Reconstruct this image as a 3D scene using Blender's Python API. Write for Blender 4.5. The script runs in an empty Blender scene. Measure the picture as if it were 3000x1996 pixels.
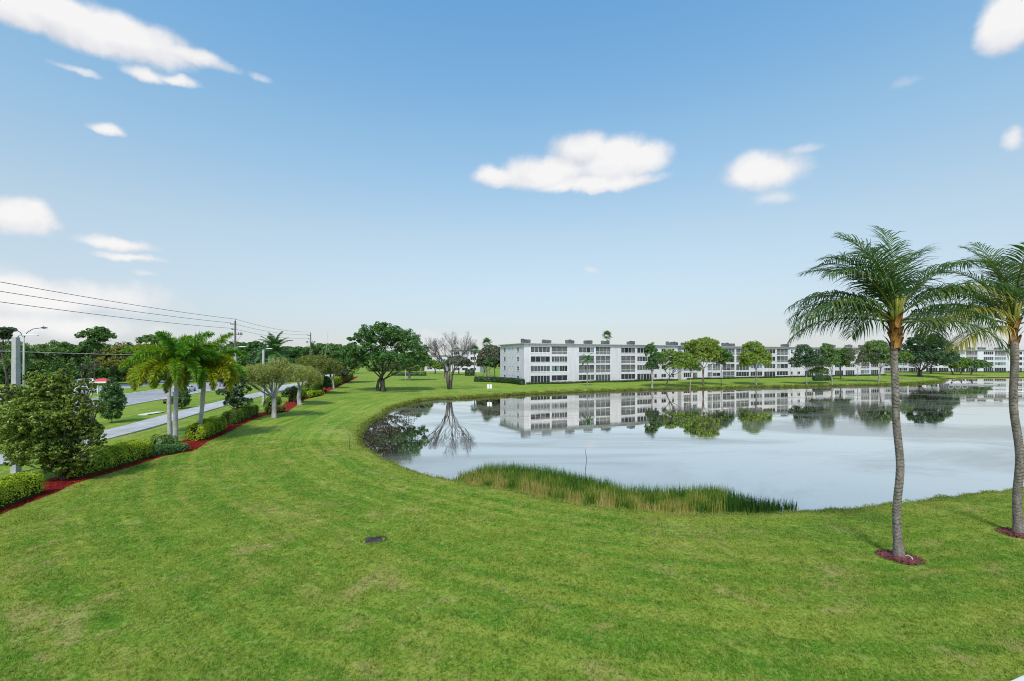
import bpy, math, random
import numpy as np
from mathutils import Vector

# ------------------------------------------------------------------ camera, sky, sun, exposure
SC = bpy.context.scene
COL = SC.collection
F, CX, HY, CAMZ = 1333.0, 1500.0, 1048.0, 9.0      # focal length, centre column, horizon row (3000 px wide measure), eye height
cam = bpy.data.cameras.new('camera')
cam.sensor_width = 36.0
cam.lens = 16.0
cam.shift_y = 50.0 / 3000.0
cam.clip_start = 0.1
cam.clip_end = 8000
camo = bpy.data.objects.new('camera', cam)
camo.location = (0, 0, CAMZ)
camo.rotation_euler = (math.radians(90), 0, 0)
COL.objects.link(camo)
SC.camera = camo

SUN_EL, SUN_AZ = 52.0, 188.0        # degrees; azimuth clockwise from +Y (the view direction)
SKY_STRENGTH = 0.11
world = bpy.data.worlds.new('World')
SC.world = world
world.use_nodes = True

sunl = bpy.data.lights.new('sun', 'SUN')
sunl.energy = 2.8
sunl.angle = math.radians(10)
sunl.color = (1.0, 0.955, 0.88)
suno = bpy.data.objects.new('sun', sunl)
suno.rotation_euler = (math.radians(90 - SUN_EL), 0, math.radians(180 - SUN_AZ) )
COL.objects.link(suno)
_a, _e = math.radians(SUN_AZ), math.radians(SUN_EL)
suno.rotation_euler = Vector((-math.sin(_a)*math.cos(_e), -math.cos(_a)*math.cos(_e), -math.sin(_e))).to_track_quat('-Z', 'Y').to_euler()

SC.view_settings.view_transform = 'Standard'
SC.view_settings.look = 'None'
SC.view_settings.exposure = 0.3
SC.view_settings.gamma = 1.0
SC.view_settings.use_curve_mapping = False
SC.cycles.max_bounces = 6
SC.cycles.diffuse_bounces = 3
SC.cycles.glossy_bounces = 3
SC.cycles.transparent_max_bounces = 8
SC.cycles.use_adaptive_sampling = True
SC.cycles.adaptive_threshold = 0.015
SC.cycles.filter_width = 1.05
SC.cycles.use_denoising = True
SC.cycles.denoising_prefilter = 'FAST'


class NT:
    """small helper for writing node trees"""
    def __init__(s, tree):
        s.t = tree; s.n = tree.nodes; s.l = tree.links
    def new(s, kind, **kw):
        n = s.n.new(kind)
        for k, v in kw.items(): setattr(n, k, v)
        return n
    def put(s, sock, v):
        if v is None: return
        if isinstance(v, bpy.types.NodeSocket): s.l.new(v, sock)
        else: sock.default_value = v
    def m(s, op, a, b=None, c=None, clamp=False):
        n = s.n.new('ShaderNodeMath'); n.operation = op; n.use_clamp = clamp
        s.put(n.inputs[0], a); s.put(n.inputs[1], b); s.put(n.inputs[2], c)
        return n.outputs[0]
    def vm(s, op, a, b=None):
        n = s.n.new('ShaderNodeVectorMath'); n.operation = op
        s.put(n.inputs[0], a); s.put(n.inputs[1], b)
        return n.outputs[0]
    def mix(s, f, a, b, blend='MIX'):
        n = s.n.new('ShaderNodeMix'); n.data_type = 'RGBA'; n.blend_type = blend
        s.put(n.inputs[0], f); s.put(n.inputs[6], a); s.put(n.inputs[7], b)
        return n.outputs[2]
    def noise(s, vec, scale, detail=4, rough=0.55, dist=0.0):
        n = s.n.new('ShaderNodeTexNoise')
        if vec is not None: s.l.new(vec, n.inputs['Vector'])
        n.inputs['Scale'].default_value = scale; n.inputs['Detail'].default_value = detail
        n.inputs['Roughness'].default_value = rough; n.inputs['Distortion'].default_value = dist
        return n.outputs['Fac']
    def smooth(s, v, a, b, lo=0.0, hi=1.0):
        n = s.n.new('ShaderNodeMapRange'); n.interpolation_type = 'SMOOTHSTEP'
        s.put(n.inputs[0], v)
        n.inputs[1].default_value = a; n.inputs[2].default_value = b
        n.inputs[3].default_value = lo; n.inputs[4].default_value = hi
        return n.outputs[0]
    def lin(s, v, a, b, lo=0.0, hi=1.0):
        n = s.n.new('ShaderNodeMapRange')
        s.put(n.inputs[0], v)
        n.inputs[1].default_value = a; n.inputs[2].default_value = b
        n.inputs[3].default_value = lo; n.inputs[4].default_value = hi
        return n.outputs[0]
    def ramp(s, f, stops):
        n = s.n.new('ShaderNodeValToRGB'); s.put(n.inputs[0], f)
        e = n.color_ramp.elements
        while len(e) < len(stops): e.new(0.5)
        for i, (p, c) in enumerate(stops):
            e[i].position = p; e[i].color = (*c[:3], 1)
        return n.outputs[0]


def build_sky():
    T = NT(world.node_tree)
    T.n.clear()
    out = T.new('ShaderNodeOutputWorld')
    bg = T.new('ShaderNodeBackground')
    bg.inputs['Strength'].default_value = SKY_STRENGTH
    T.l.new(bg.outputs[0], out.inputs[0])
    sky = T.new('ShaderNodeTexSky')
    sky.sky_type = 'NISHITA'; sky.sun_disc = False
    sky.sun_elevation = math.radians(SUN_EL); sky.sun_rotation = math.radians(SUN_AZ)
    sky.altitude = 0; sky.air_density = 1.0; sky.dust_density = 0.6; sky.ozone_density = 1.6
    tc = T.new('ShaderNodeTexCoord')
    d = tc.outputs['Generated']
    sep = T.new('ShaderNodeSeparateXYZ'); T.l.new(d, sep.inputs[0])
    x, y, z = sep.outputs
    az = T.m('ARCTAN2', x, y); el = T.m('ARCSINE', z)
    # thin veil of bright moisture, thicker towards the horizon
    veil = T.m('POWER', T.m('SUBTRACT', 1.0, T.m('MAXIMUM', z, 0.0), clamp=True), 3.2)
    clear = T.mix(1.0, sky.outputs[0], (0.88, 1.28, 1.25, 1), 'MULTIPLY')
    base = T.mix(T.m('MULTIPLY', veil, 0.70), clear, (5.0, 6.1, 7.0, 1))
    grade = T.ramp(T.m('MAXIMUM', z, 0.0), [(0.06, (.49,.385,.385)), (0.25, (.66,.515,.46)), (0.43, (.665,.625,.60)), (0.62, (.615,.695,.75))])
    base = T.mix(1.0, T.mix(1.0, base, grade, 'MULTIPLY'), (2.0, 2.0, 2.0, 1), 'MULTIPLY')
    # clouds: (column, row, half width, half height, weight) measured on a 2357 px wide print
    CL = [(40,35,140,60,1.1),(190,68,160,68,1.2),(310,100,150,62,1.15),(430,135,120,28,.95),(400,184,55,14,.8),(325,168,60,22,.9),
          (150,155,60,11,.55),(245,299,50,17,.8),(50,512,105,52,1.1),(275,566,95,20,.9),(310,596,85,13,.85),
          (40,690,240,66,.95),(260,695,190,46,.7),(120,750,280,44,.75),(340,633,40,8,.4),
          (1335,352,75,52,1.1),(1420,375,110,58,1.15),(1260,402,110,45,1.1),(1160,408,85,28,1.0),(1370,425,150,24,1.1),
          (1750,412,115,58,.95),(1775,465,60,24,.5),(1845,352,60,18,.5),(2325,55,95,85,1.2),(2345,325,28,32,.7),
          (596,182,32,14,.5),(1360,628,26,10,.45),(2060,185,40,16,.3),(1000,782,120,22,.45),(2240,770,300,40,.45),(2280,245,30,10,.35)]
    w1 = T.noise(d, 7.0, 5, 0.6); w2 = T.noise(T.vm('ADD', d, (7.3, 2.1, 5.5)), 7.0, 5, 0.6)
    azw = T.m('ADD', az, T.m('MULTIPLY', T.m('SUBTRACT', w1, 0.5), 0.07))
    elw = T.m('ADD', el, T.m('MULTIPLY', T.m('SUBTRACT', w2, 0.5), 0.05))
    dens = None; under = None
    k = 3000 / 2357
    for (px, py, rx, ry, wt) in CL:
        px *= k; py *= k; rx *= k; ry *= k
        r = math.hypot(F, px - CX)
        a0 = math.atan2(px - CX, F); e0 = math.atan2(HY - py, r)
        ra = rx * F / (r * r); re_ = ry * r / (r * r + (HY - py) ** 2)
        da = T.m('MULTIPLY', T.m('SUBTRACT', azw, a0), 1 / ra)
        de = T.m('SUBTRACT', elw, e0)
        de = T.m('MULTIPLY', T.m('MAXIMUM', de, T.m('MULTIPLY', de, -1.35)), 1 / re_)
        q = T.m('ADD', T.m('MULTIPLY', da, da), T.m('MULTIPLY', de, de))
        v = T.m('MULTIPLY_ADD', q, -wt * 0.62, wt)
        und = T.m('MULTIPLY', T.m('MAXIMUM', v, 0.0), T.m('MULTIPLY', T.m('SUBTRACT', e0 + .25*re_, elw), 1 / re_))
        under = und if under is None else T.m('SMOOTH_MAX', under, und, 0.2)
        dens = v if dens is None else T.m('SMOOTH_MAX', dens, v, 0.25)
    # the same kind of scattered cloud over the rest of the sky, behind and beside the camera
    zc = T.m('MAXIMUM', z, 0.08)
    cmb = T.new('ShaderNodeCombineXYZ')
    T.put(cmb.inputs[0], T.m('DIVIDE', x, zc)); T.put(cmb.inputs[1], T.m('DIVIDE', y, zc))
    gen = T.noise(cmb.outputs[0], 0.9, 5, 0.5)
    away = T.smooth(T.m('ABSOLUTE', az), 0.85, 1.2)
    high = T.smooth(el, 0.72, 0.9)
    gd = T.m('MULTIPLY', T.smooth(gen, 0.50, 0.66), T.m('MAXIMUM', away, high))
    gd = T.m('MULTIPLY', gd, T.smooth(el, 0.02, 0.15))
    fb = T.noise(d, 20.0, 8, 0.62)
    dn = T.m('ADD', dens, T.m('MULTIPLY', T.m('SUBTRACT', fb, 0.5), 0.75))
    vo = T.new('ShaderNodeTexVoronoi', feature='SMOOTH_F1'); T.l.new(d, vo.inputs['Vector']); vo.inputs['Scale'].default_value = 17.0; vo.inputs['Smoothness'].default_value = .5
    dn = T.m('ADD', dn, T.m('MULTIPLY', T.m('SUBTRACT', 0.42, vo.outputs['Distance']), 0.65))
    alpha = T.smooth(dn, 0.04, 0.74)
    alpha = T.m('MULTIPLY', alpha, T.lin(dens, 0.0, 0.8, 0.3, 1.0), clamp=True)
    alpha = T.m('MAXIMUM', alpha, T.m('MULTIPLY', gd, 0.9))
    shade = T.noise(T.vm('ADD', d, (1.0, 3.0, -0.02)), 11.0, 4, 0.55)
    shade = T.m('ADD', T.m('MULTIPLY', shade, 0.6), T.m('MULTIPLY', T.m('MINIMUM', dn, 1.0), 0.4))
    shade = T.m('SUBTRACT', shade, T.m('MULTIPLY', T.smooth(under, 0.05, 0.75), 0.20))
    ccol = T.ramp(shade, [(0.22, (.70, .715, .76)), (0.42, (.86, .87, .90)), (0.62, (1.0, .995, .985))])
    ccol = T.mix(1.0, ccol, (7.0, 6.95, 6.95, 1), 'MULTIPLY')
    fin = T.mix(T.m('MULTIPLY', alpha, 0.96), base, ccol)
    T.l.new(fin, bg.inputs['Color'])

build_sky()

# ------------------------------------------------------------------ mesh helpers
RNG = np.random.default_rng(11)
random.seed(5)

def tag(o, label=None, cat=None, group=None, kind=None):
    if label: o['label'] = label
    if cat: o['category'] = cat
    if group: o['group'] = group
    if kind: o['kind'] = kind
    return o

def empty(name, loc, label, cat, group=None, rz=0.0):
    o = bpy.data.objects.new(name, None)
    o.location = loc; o.rotation_euler = (0, 0, rz)
    o.empty_display_size = 0.2
    COL.objects.link(o)
    return tag(o, label, cat, group)

def link(name, me, parent=None, loc=None, rot=None, scale=None):
    o = bpy.data.objects.new(name, me)
    COL.objects.link(o)
    if parent is not None: o.parent = parent
    if loc is not None: o.location = loc
    if rot is not None: o.rotation_euler = rot
    if scale is not None: o.scale = scale
    return o

def nmesh(name, V, Fc, mat, attrs=None, smooth=False):
    """mesh from numpy arrays; Fc is (M, k)"""
    V = np.asarray(V, dtype=np.float32); Fc = np.asarray(Fc, dtype=np.int32)
    me = bpy.data.meshes.new(name)
    me.vertices.add(len(V)); me.vertices.foreach_set('co', V.ravel())
    M, k = Fc.shape
    me.loops.add(M * k); me.loops.foreach_set('vertex_index', Fc.ravel())
    me.polygons.add(M); me.polygons.foreach_set('loop_start', np.arange(0, M * k, k, dtype=np.int32))
    me.update(calc_edges=True)
    if smooth: me.polygons.foreach_set('use_smooth', np.ones(M, dtype=bool))
    for an, (dom, arr) in (attrs or {}).items():
        a = me.attributes.new(an, 'FLOAT', dom)
        a.data.foreach_set('value', np.asarray(arr, dtype=np.float32))
    if mat: me.materials.append(mat)
    me.update()
    return me

class MB:
    """collects simple shapes into one mesh"""
    def __init__(s): s.v = []; s.f = []; s.mi = []; s.sm = []
    def add(s, V, Fs, mi=0, smooth=False):
        b = len(s.v); s.v += [tuple(map(float, p)) for p in V]
        for f in Fs:
            s.f.append(tuple(b + i for i in f)); s.mi.append(mi); s.sm.append(smooth)
        return s
    def box(s, x0, x1, y0, y1, z0, z1, mi=0):
        V = [(x0,y0,z0),(x1,y0,z0),(x1,y1,z0),(x0,y1,z0),(x0,y0,z1),(x1,y0,z1),(x1,y1,z1),(x0,y1,z1)]
        return s.add(V, [(0,3,2,1),(4,5,6,7),(0,1,5,4),(1,2,6,5),(2,3,7,6),(3,0,4,7)], mi)
    def quad(s, a, b, c, d, mi=0): return s.add([a, b, c, d], [(0,1,2,3)], mi)
    def tube(s, pts, rad, n=8, mi=0, cap=True, phase=0.0):
        pts = [Vector(p) for p in pts]; V = []; Fs = []
        if not isinstance(rad, (list, tuple, np.ndarray)): rad = [rad] * len(pts)
        up = Vector((0, 0, 1)); prev = None
        for i, p in enumerate(pts):
            t = (pts[min(i+1, len(pts)-1)] - pts[max(i-1, 0)])
            t = t.normalized() if t.length > 1e-9 else Vector((0,0,1))
            if prev is None:
                a = t.cross(up)
                a = a.normalized() if a.length > 1e-3 else Vector((1,0,0))
            else:
                a = prev - t * prev.dot(t)
                a = a.normalized() if a.length > 1e-6 else Vector((1,0,0))
            prev = a; b = t.cross(a)
            for j in range(n):
                th = 2*math.pi*j/n + phase
                V.append(p + (a*math.cos(th) + b*math.sin(th)) * float(rad[i]))
        for i in range(len(pts)-1):
            for j in range(n):
                Fs.append((i*n+j, i*n+(j+1) % n, (i+1)*n+(j+1) % n, (i+1)*n+j))
        if cap:
            Fs.append(tuple(range(n))[::-1]); Fs.append(tuple((len(pts)-1)*n + j for j in range(n)))
        return s.add(V, Fs, mi, True)
    def mesh(s, name, mats):
        me = bpy.data.meshes.new(name)
        me.from_pydata(s.v, [], s.f)
        me.polygons.foreach_set('material_index', s.mi)
        me.polygons.foreach_set('use_smooth', s.sm)
        for m in (mats if isinstance(mats, (list, tuple)) else [mats]): me.materials.append(m)
        me.update()
        return me
    def build(s, name, mats, parent=None, loc=None, rot=None):
        return link(name, s.mesh(name, mats), parent, loc, rot)

def unit(a): return a / np.maximum(np.linalg.norm(a, axis=-1, keepdims=True), 1e-9)

def leaf_quads(P, N, L, W, rng, curl=0.15):
    """diamond leaves centred at P facing N; L, W arrays"""
    n = len(P)
    N = unit(N); R = rng.normal(size=(n, 3)); t = unit(np.cross(N, R)); b = np.cross(N, t)
    L = np.broadcast_to(np.asarray(L, float), (n,))[:, None]; W = np.broadcast_to(np.asarray(W, float), (n,))[:, None]
    V = np.empty((n, 4, 3))
    V[:, 0] = P - t*L*.5; V[:, 1] = P + b*W*.5 + N*L*curl - t*L*.06
    V[:, 2] = P + t*L*.5 - N*L*curl*.5; V[:, 3] = P - b*W*.5 + N*L*curl - t*L*.06
    return V.reshape(-1, 3), np.arange(4*n).reshape(-1, 4)

def crown_mesh(name, lobes, mat, rng, clumps=60, clump_r=.28, per=60, leaf=.3, aspect=.55, shell=.55, below=.35, droop=0.0):
    """foliage: lobes (x,y,z,rx,ry,rz) -> clumps near their surface -> leaves near the surface of each clump"""
    vol = np.array([(l[3]*l[4]*l[5]) ** (2/3) for l in lobes]); share = vol / vol.sum()
    Ps, Ns, Ts = [], [], []
    for l, sh in zip(lobes, share):
        c = np.array(l[:3]); r = np.array(l[3:6])
        K = max(4, int(clumps*sh))
        dirs = unit(rng.normal(size=(K, 3)))
        lowm = dirs[:, 2] < -below
        dirs[lowm, 2] = -dirs[lowm, 2] * rng.uniform(.2, 1, lowm.sum())
        dirs = unit(dirs)
        rr = shell + (1-shell) * rng.uniform(0, 1, K)**.6
        cc = c + dirs * rr[:, None] * r
        cr = clump_r * r.mean() * rng.uniform(.65, 1.35, K)
        m = np.maximum(4, (per * rng.uniform(.5, 1.4, K)).astype(int))
        idx = np.repeat(np.arange(K), m); n = len(idx)
        ld = unit(rng.normal(size=(n, 3)) + dirs[idx]*.35 + np.array([0, 0, .25]))
        rad = cr[idx] * rng.uniform(.35, 1.0, n)**.5
        p = cc[idx] + ld * rad[:, None] * np.array([1, 1, .75])
        p[:, 2] -= droop * rng.uniform(0, 1, n)**2
        Ps.append(p); Ns.append(unit(ld + rng.normal(size=(n, 3))*.55 + np.array([0, 0, .45])))
        ct = rng.uniform(0, 1, K)
        Ts.append(np.clip(ct[idx]*.40 + rng.uniform(0, 1, n)*.60, 0, 1))
    P = np.concatenate(Ps); N = np.concatenate(Ns); Tn = np.concatenate(Ts)
    L = leaf * rng.uniform(.6, 1.3, len(P))
    V, Fc = leaf_quads(P, N, L, L*aspect, rng)
    return nmesh(name, V, Fc, mat, {'tint': ('FACE', Tn)})

# ------------------------------------------------------------------ materials
def mat_new(name):
    m = bpy.data.materials.new(name); m.use_nodes = True
    T = NT(m.node_tree); T.n.clear()
    out = T.new('ShaderNodeOutputMaterial')
    return m, T, out

def principled(T, out, color, rough=.7, spec=.3, bump=None, bstr=.3, bdist=.02, metal=0.0):
    b = T.new('ShaderNodeBsdfPrincipled')
    T.put(b.inputs['Base Color'], color if isinstance(color, bpy.types.NodeSocket) else (*color[:3], 1))
    T.put(b.inputs['Roughness'], rough); b.inputs['Specular IOR Level'].default_value = spec
    b.inputs['Metallic'].default_value = metal
    if bump is not None:
        bn = T.new('ShaderNodeBump'); bn.inputs['Strength'].default_value = bstr; bn.inputs['Distance'].default_value = bdist
        T.l.new(bump, bn.inputs['Height']); T.l.new(bn.outputs[0], b.inputs['Normal'])
    T.l.new(b.outputs[0], out.inputs[0])
    return b

def mottled(name, c1, c2, scale=4, rough=.75, spec=.25, bstr=.3, bdist=.02, stretch=(1,1,1), metal=0.0):
    m, T, out = mat_new(name)
    tc = T.new('ShaderNodeTexCoord')
    v = T.vm('MULTIPLY', tc.outputs['Object'], stretch)
    a = T.noise(v, scale, 6, .6); b = T.noise(v, scale*.13, 3, .5)
    f = T.m('ADD', T.m('MULTIPLY', a, .6), T.m('MULTIPLY', b, .4))
    col = T.mix(T.smooth(f, .32, .68), (*c1, 1), (*c2, 1))
    principled(T, out, col, rough, spec, a, bstr, bdist, metal)
    return m

def leaf_mat(name, stops, trans=.3, gloss=.06, rough=.45):
    m, T, out = mat_new(name)
    at = T.new('ShaderNodeAttribute', attribute_name='tint')
    oi = T.new('ShaderNodeObjectInfo')
    n = len(stops)
    col = T.ramp(at.outputs['Fac'], [(i/(n-1), c) for i, c in enumerate(stops)])
    hs = T.new('ShaderNodeHueSaturation')
    T.put(hs.inputs['Hue'], T.lin(oi.outputs['Random'], 0, 1, .485, .515))
    T.put(hs.inputs['Value'], T.lin(oi.outputs['Random'], 0, 1, 1.12, .88))
    T.l.new(col, hs.inputs['Color'])
    d = T.new('ShaderNodeBsdfDiffuse'); t = T.new('ShaderNodeBsdfTranslucent'); g = T.new('ShaderNodeBsdfGlossy')
    T.l.new(hs.outputs[0], d.inputs[0])
    T.l.new(T.mix(1.0, hs.outputs[0], (1.15, 1.2, .6, 1), 'MULTIPLY'), t.inputs[0])
    g.inputs['Roughness'].default_value = rough; g.inputs['Color'].default_value = (.8, .85, .8, 1)
    m1 = T.new('ShaderNodeMixShader'); m1.inputs[0].default_value = trans
    T.l.new(d.outputs[0], m1.inputs[1]); T.l.new(t.outputs[0], m1.inputs[2])
    m2 = T.new('ShaderNodeMixShader'); m2.inputs[0].default_value = gloss
    T.l.new(m1.outputs[0], m2.inputs[1]); T.l.new(g.outputs[0], m2.inputs[2])
    T.l.new(m2.outputs[0], out.inputs[0])
    return m

LF = {
 'ficus': leaf_mat('leaf_ficus', [(.030,.095,.022), (.080,.190,.036), (.210,.310,.060)], gloss=.04),
 'oak':    leaf_mat('leaf_oak',    [(0.049,0.107,0.023), (0.107,0.206,0.040), (0.198,0.305,0.066)]),
 'lime': leaf_mat('leaf_lime', [(.100,.175,.022), (.190,.290,.036), (.310,.400,.070)], gloss=.03),
 'olive': leaf_mat('leaf_olive', [(.120,.150,.030), (.240,.270,.050), (.350,.360,.110)], gloss=.03),
 'wispy': leaf_mat('leaf_wispy', [(.190,.200,.080), (.290,.330,.060), (.400,.420,.160)], gloss=.02),
 'dark': leaf_mat('leaf_dark', [(.026,.066,.024), (.060,.125,.040), (.115,.195,.066)], gloss=.05),
 'bush': leaf_mat('leaf_bush', [(.050,.105,.016), (.200,.275,.036), (.450,.470,.100)], gloss=.03, rough=.4),
 'hedge': leaf_mat('leaf_hedge', [(.160,.270,.012), (.350,.470,.025), (.600,.620,.070)], gloss=.02, trans=.25),
 'ixora':  leaf_mat('leaf_ixora',  [(0.032,0.104,0.019), (0.080,0.192,0.032), (0.176,0.304,0.056)]),
 'croton': leaf_mat('leaf_croton', [(0.180,0.156,0.014), (0.360,0.276,0.019), (0.432,0.144,0.024)]),
 'brown':  leaf_mat('leaf_brownish', [(0.077,0.084,0.049), (0.140,0.140,0.084), (0.112,0.154,0.063)]),
 'coco': leaf_mat('frond_coconut', [(.028,.070,.016), (.056,.122,.022), (.190,.215,.030)], trans=.35, gloss=.05, rough=.4),
 'coco_y': leaf_mat('frond_coconut_yellow', [(0.156,0.169,0.016), (0.299,0.273,0.021), (0.429,0.325,0.026)], trans=.4, gloss=.08),
 'fox': leaf_mat('frond_foxtail', [(.080,.210,.012), (.160,.320,.016), (.300,.400,.025)], trans=.35, gloss=.03),
 'fox_y': leaf_mat('frond_foxtail_yellow', [(.150,.210,.008), (.290,.330,.012), (.470,.430,.020)], trans=.35, gloss=.03),
 'fox_d':  leaf_mat('frond_foxtail_dead', [(0.054,0.048,0.048), (0.096,0.084,0.090), (0.132,0.114,0.096)], trans=.1),
 'queen':  leaf_mat('frond_queen', [(0.029,0.088,0.019), (0.064,0.168,0.032), (0.144,0.256,0.048)]),
 'reed': leaf_mat('reed_blade', [(.030,.095,.012), (.070,.175,.020), (.170,.250,.032), (.340,.320,.070), (.440,.370,.150)], trans=.3, gloss=.02),
 'bank':   leaf_mat('bank_blade', [(0.084,0.132,0.017), (0.180,0.216,0.030), (0.312,0.288,0.072)], trans=.3, gloss=.02),
 'weed':   leaf_mat('floating_weed', [(0.012,0.010,0.006), (0.040,0.032,0.014), (0.110,0.090,0.040)], trans=.0, gloss=.04),
}
BARK = {
 'grey':  mottled('bark_grey', (.16,.145,.13), (.33,.31,.29), 3, .9, .1, .7, .04, (1,1,.35)),
 'dark':  mottled('bark_dark', (.045,.038,.032), (.13,.11,.095), 3, .9, .1, .7, .04, (1,1,.3)),
 'brown': mottled('bark_brown', (.09,.065,.05), (.20,.155,.13), 3, .9, .1, .7, .04, (1,1,.3)),
 'pale':  mottled('bark_pale', (.19,.175,.165), (.47,.445,.43), 2.5, .85, .15, .5, .03, (1,1,.4)),
 'palm':  mottled('bark_royal_palm', (.28,.27,.265), (.47,.46,.45), 2.5, .85, .1, .3, .02, (1,1,2.5)),
 'bare':  mottled('bark_bare', (.065,.056,.05), (.20,.18,.168), 2, .9, .1, .5, .03, (1,1,.4)),
}
M = {
 'white_wall': mottled('white_stucco', (.55,.52,.555), (.68,.645,.685), 1.1, .9, .1, .15, .01, (1, 1, .22)),
 'white_trim': mottled('white_paint', (.72,.72,.73), (.82,.82,.82), 2, .5, .3, .05, .005),
 'roof_grey':  mottled('roof_membrane', (.55,.55,.55), (.72,.72,.71), .8, .85, .1, .2, .01),
 'fascia':     mottled('grey_fascia', (.20,.20,.20), (.30,.30,.30), 1, .7, .2, .1, .01),
 'soffit':     mottled('soffit_grey', (.45,.45,.46), (.55,.55,.56), 1, .8, .1, .1, .01),
 'ac':         mottled('grey_metal_casing', (.075,.085,.09), (.17,.185,.19), 3, .6, .3, .3, .01),
 'concrete':   mottled('cast_concrete', (.34,.335,.33), (.48,.47,.46), 3, .85, .15, .3, .01),
 'path':       mottled('path_concrete', (.34,.33,.33), (.50,.49,.485), .5, .85, .15, .2, .01),
 'road':       mottled('worn_asphalt', (.26,.255,.26), (.38,.375,.38), .35, .85, .15, .2, .01),
 'kerb':       mottled('kerb_concrete', (.55,.54,.52), (.68,.67,.65), 2, .85, .15, .2, .01),
 'mulch':      mottled('red_mulch', (.09,.010,.008), (.38,.036,.028), 9, .9, .05, 1.0, .06),
 'mulch_p':    mottled('faded_pink_mulch', (.09,.030,.030), (.27,.10,.095), 12, .9, .05, 1.0, .06),
 'wood_pole':  mottled('weathered_pole_wood', (.07,.062,.055), (.16,.145,.13), 2, .9, .1, .5, .02, (1,1,.1)),
 'metal':      mottled('galvanised_metal', (.30,.31,.32), (.45,.46,.47), 4, .5, .4, .1, .005),
 'dark_metal': mottled('dark_metal', (.035,.035,.04), (.08,.08,.085), 4, .6, .3, .1, .005),
 'wire':       mottled('cable_black', (.05,.05,.055), (.09,.09,.095), 2, .6, .2, .05, .002),
 'rubber':     mottled('tyre_rubber', (.018,.018,.018), (.04,.04,.04), 6, .85, .1, .2, .005),
 'car_glass':  mottled('car_glass', (.015,.018,.02), (.03,.035,.04), .5, .08, .6, .0, .001),
 'lamp_lens':  mottled('lamp_lens', (.70,.70,.68), (.82,.82,.80), 3, .3, .5, .02, .001),
 'red_roof':   mottled('red_sheet_roof', (.48,.05,.055), (.60,.09,.09), 1, .6, .3, .1, .01),
 'green_paint':mottled('green_paint', (.01,.13,.06), (.02,.19,.09), 6, .6, .3, .1, .005),
 'stick':      mottled('dead_stick', (.10,.09,.08), (.22,.20,.18), 6, .9, .1, .4, .01),
 'boot':       mottled('palm_boot_fibre', (.05,.022,.010), (.50,.24,.07), 9, .9, .1, 1.0, .05, (1,1,.3)),
 'petiole':    mottled('palm_petiole', (.12,.14,.015), (.26,.25,.03), 3, .5, .3, .2, .01),
 'grate':      mottled('drain_plastic', (.030,.022,.028), (.075,.060,.070), 6, .7, .2, .3, .01),
 'hose':       mottled('irrigation_hose', (.45,.44,.43), (.62,.61,.60), 8, .6, .3, .1, .003),
 'hedge_core': mottled('hedge_twigs', (.020,.030,.008), (.045,.060,.015), 6, .95, .05, .5, .03),
 'dome':       mottled('dock_deck', (.25,.25,.25), (.38,.38,.38), 2, .8, .2, .2, .01),
}

def paint(name, c, rough=.3):
    m, T, out = mat_new(name)
    tc = T.new('ShaderNodeTexCoord')
    n = T.noise(tc.outputs['Object'], 2.5, 4)
    col = T.mix(n, (*[v*.92 for v in c], 1), (*[min(1, v*1.06) for v in c], 1))
    b = principled(T, out, col, rough, .5); b.inputs['Coat Weight'].default_value = .5; b.inputs['Coat Roughness'].default_value = .06
    return m

def pane_mat(name, c1, c2, rough, spec, blinds):
    m, T, out = mat_new(name)
    tc = T.new('ShaderNodeTexCoord'); oi = T.new('ShaderNodeObjectInfo')
    off = T.new('ShaderNodeCombineXYZ'); T.put(off.inputs[0], T.m('MULTIPLY', oi.outputs['Random'], 57.0))
    v = T.vm('ADD', tc.outputs['Object'], off.outputs[0])
    n = T.noise(T.vm('MULTIPLY', v, (blinds, 1, .6)), 2.2, 3, .6)
    f = T.m('ADD', T.m('MULTIPLY', T.smooth(n, .35, .65), .6), T.m('MULTIPLY', oi.outputs['Random'], .4))
    col = T.mix(f, (*c1, 1), (*c2, 1))
    principled(T, out, col, rough, spec)
    return m
PANE = {
 'dark':    pane_mat('glass_dark', (.012,.014,.018), (.04,.044,.05), .08, .35, 3),
 'curtain': pane_mat('glass_over_blinds', (.035,.037,.04), (.13,.133,.137), .1, .3, 5),
 'aqua':    pane_mat('glass_aqua', (.09,.15,.16), (.22,.30,.31), .08, .6, 3),
 'screen':  pane_mat('insect_screen', (.085,.085,.09), (.165,.165,.17), .8, .1, 1),
 'screen_d':pane_mat('insect_screen_dark', (.045,.045,.05), (.11,.11,.115), .8, .1, 1),
 'panel':   pane_mat('lower_screen_panel', (.13,.13,.125), (.22,.22,.21), .7, .2, 1),
}
# ------------------------------------------------------------------ terrain: lake shore, lawn, water
def flat(px, py, z):
    Y = (CAMZ - z) * F / (py - HY)
    return ((px - CX) / F * Y, Y)

_near = [(1193,1372),(1238,1385),(1276,1396),(1386,1418),(1505,1440),(1594,1460),(1683,1477),(1816,1493),(1961,1507),
         (2105,1508),(2249,1502),(2350,1496),(2447,1488),(2615,1473),(2718,1458),(2833,1444),(3000,1423)]
_far = [(1148,1201),(1187,1189),(1223,1177.5),(1312,1171),(1386,1167),(1475,1161),(1535,1157),(1660,1152),(1800,1147),(1909,1143),
        (2030,1140.5),(2150,1138),(2330,1134.5),(2500,1131.6),(2600,1129.6),(2690,1125),(2780,1119)]
_left = [(1148,1360),(1110,1344),(1077,1323),(1060,1302),(1061,1278),(1083,1246),(1119,1224)]
shore = []
for p in _left: shore.append(flat(*p, 0.0))
for p in _far: shore.append(flat(*p, 0.0))
shore += [(172,183),(192,199),(222,206),(262,208),(320,214),(420,210),(430,90),(300,45),(120,36),(60,33.2),(45,31.5)]
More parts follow.
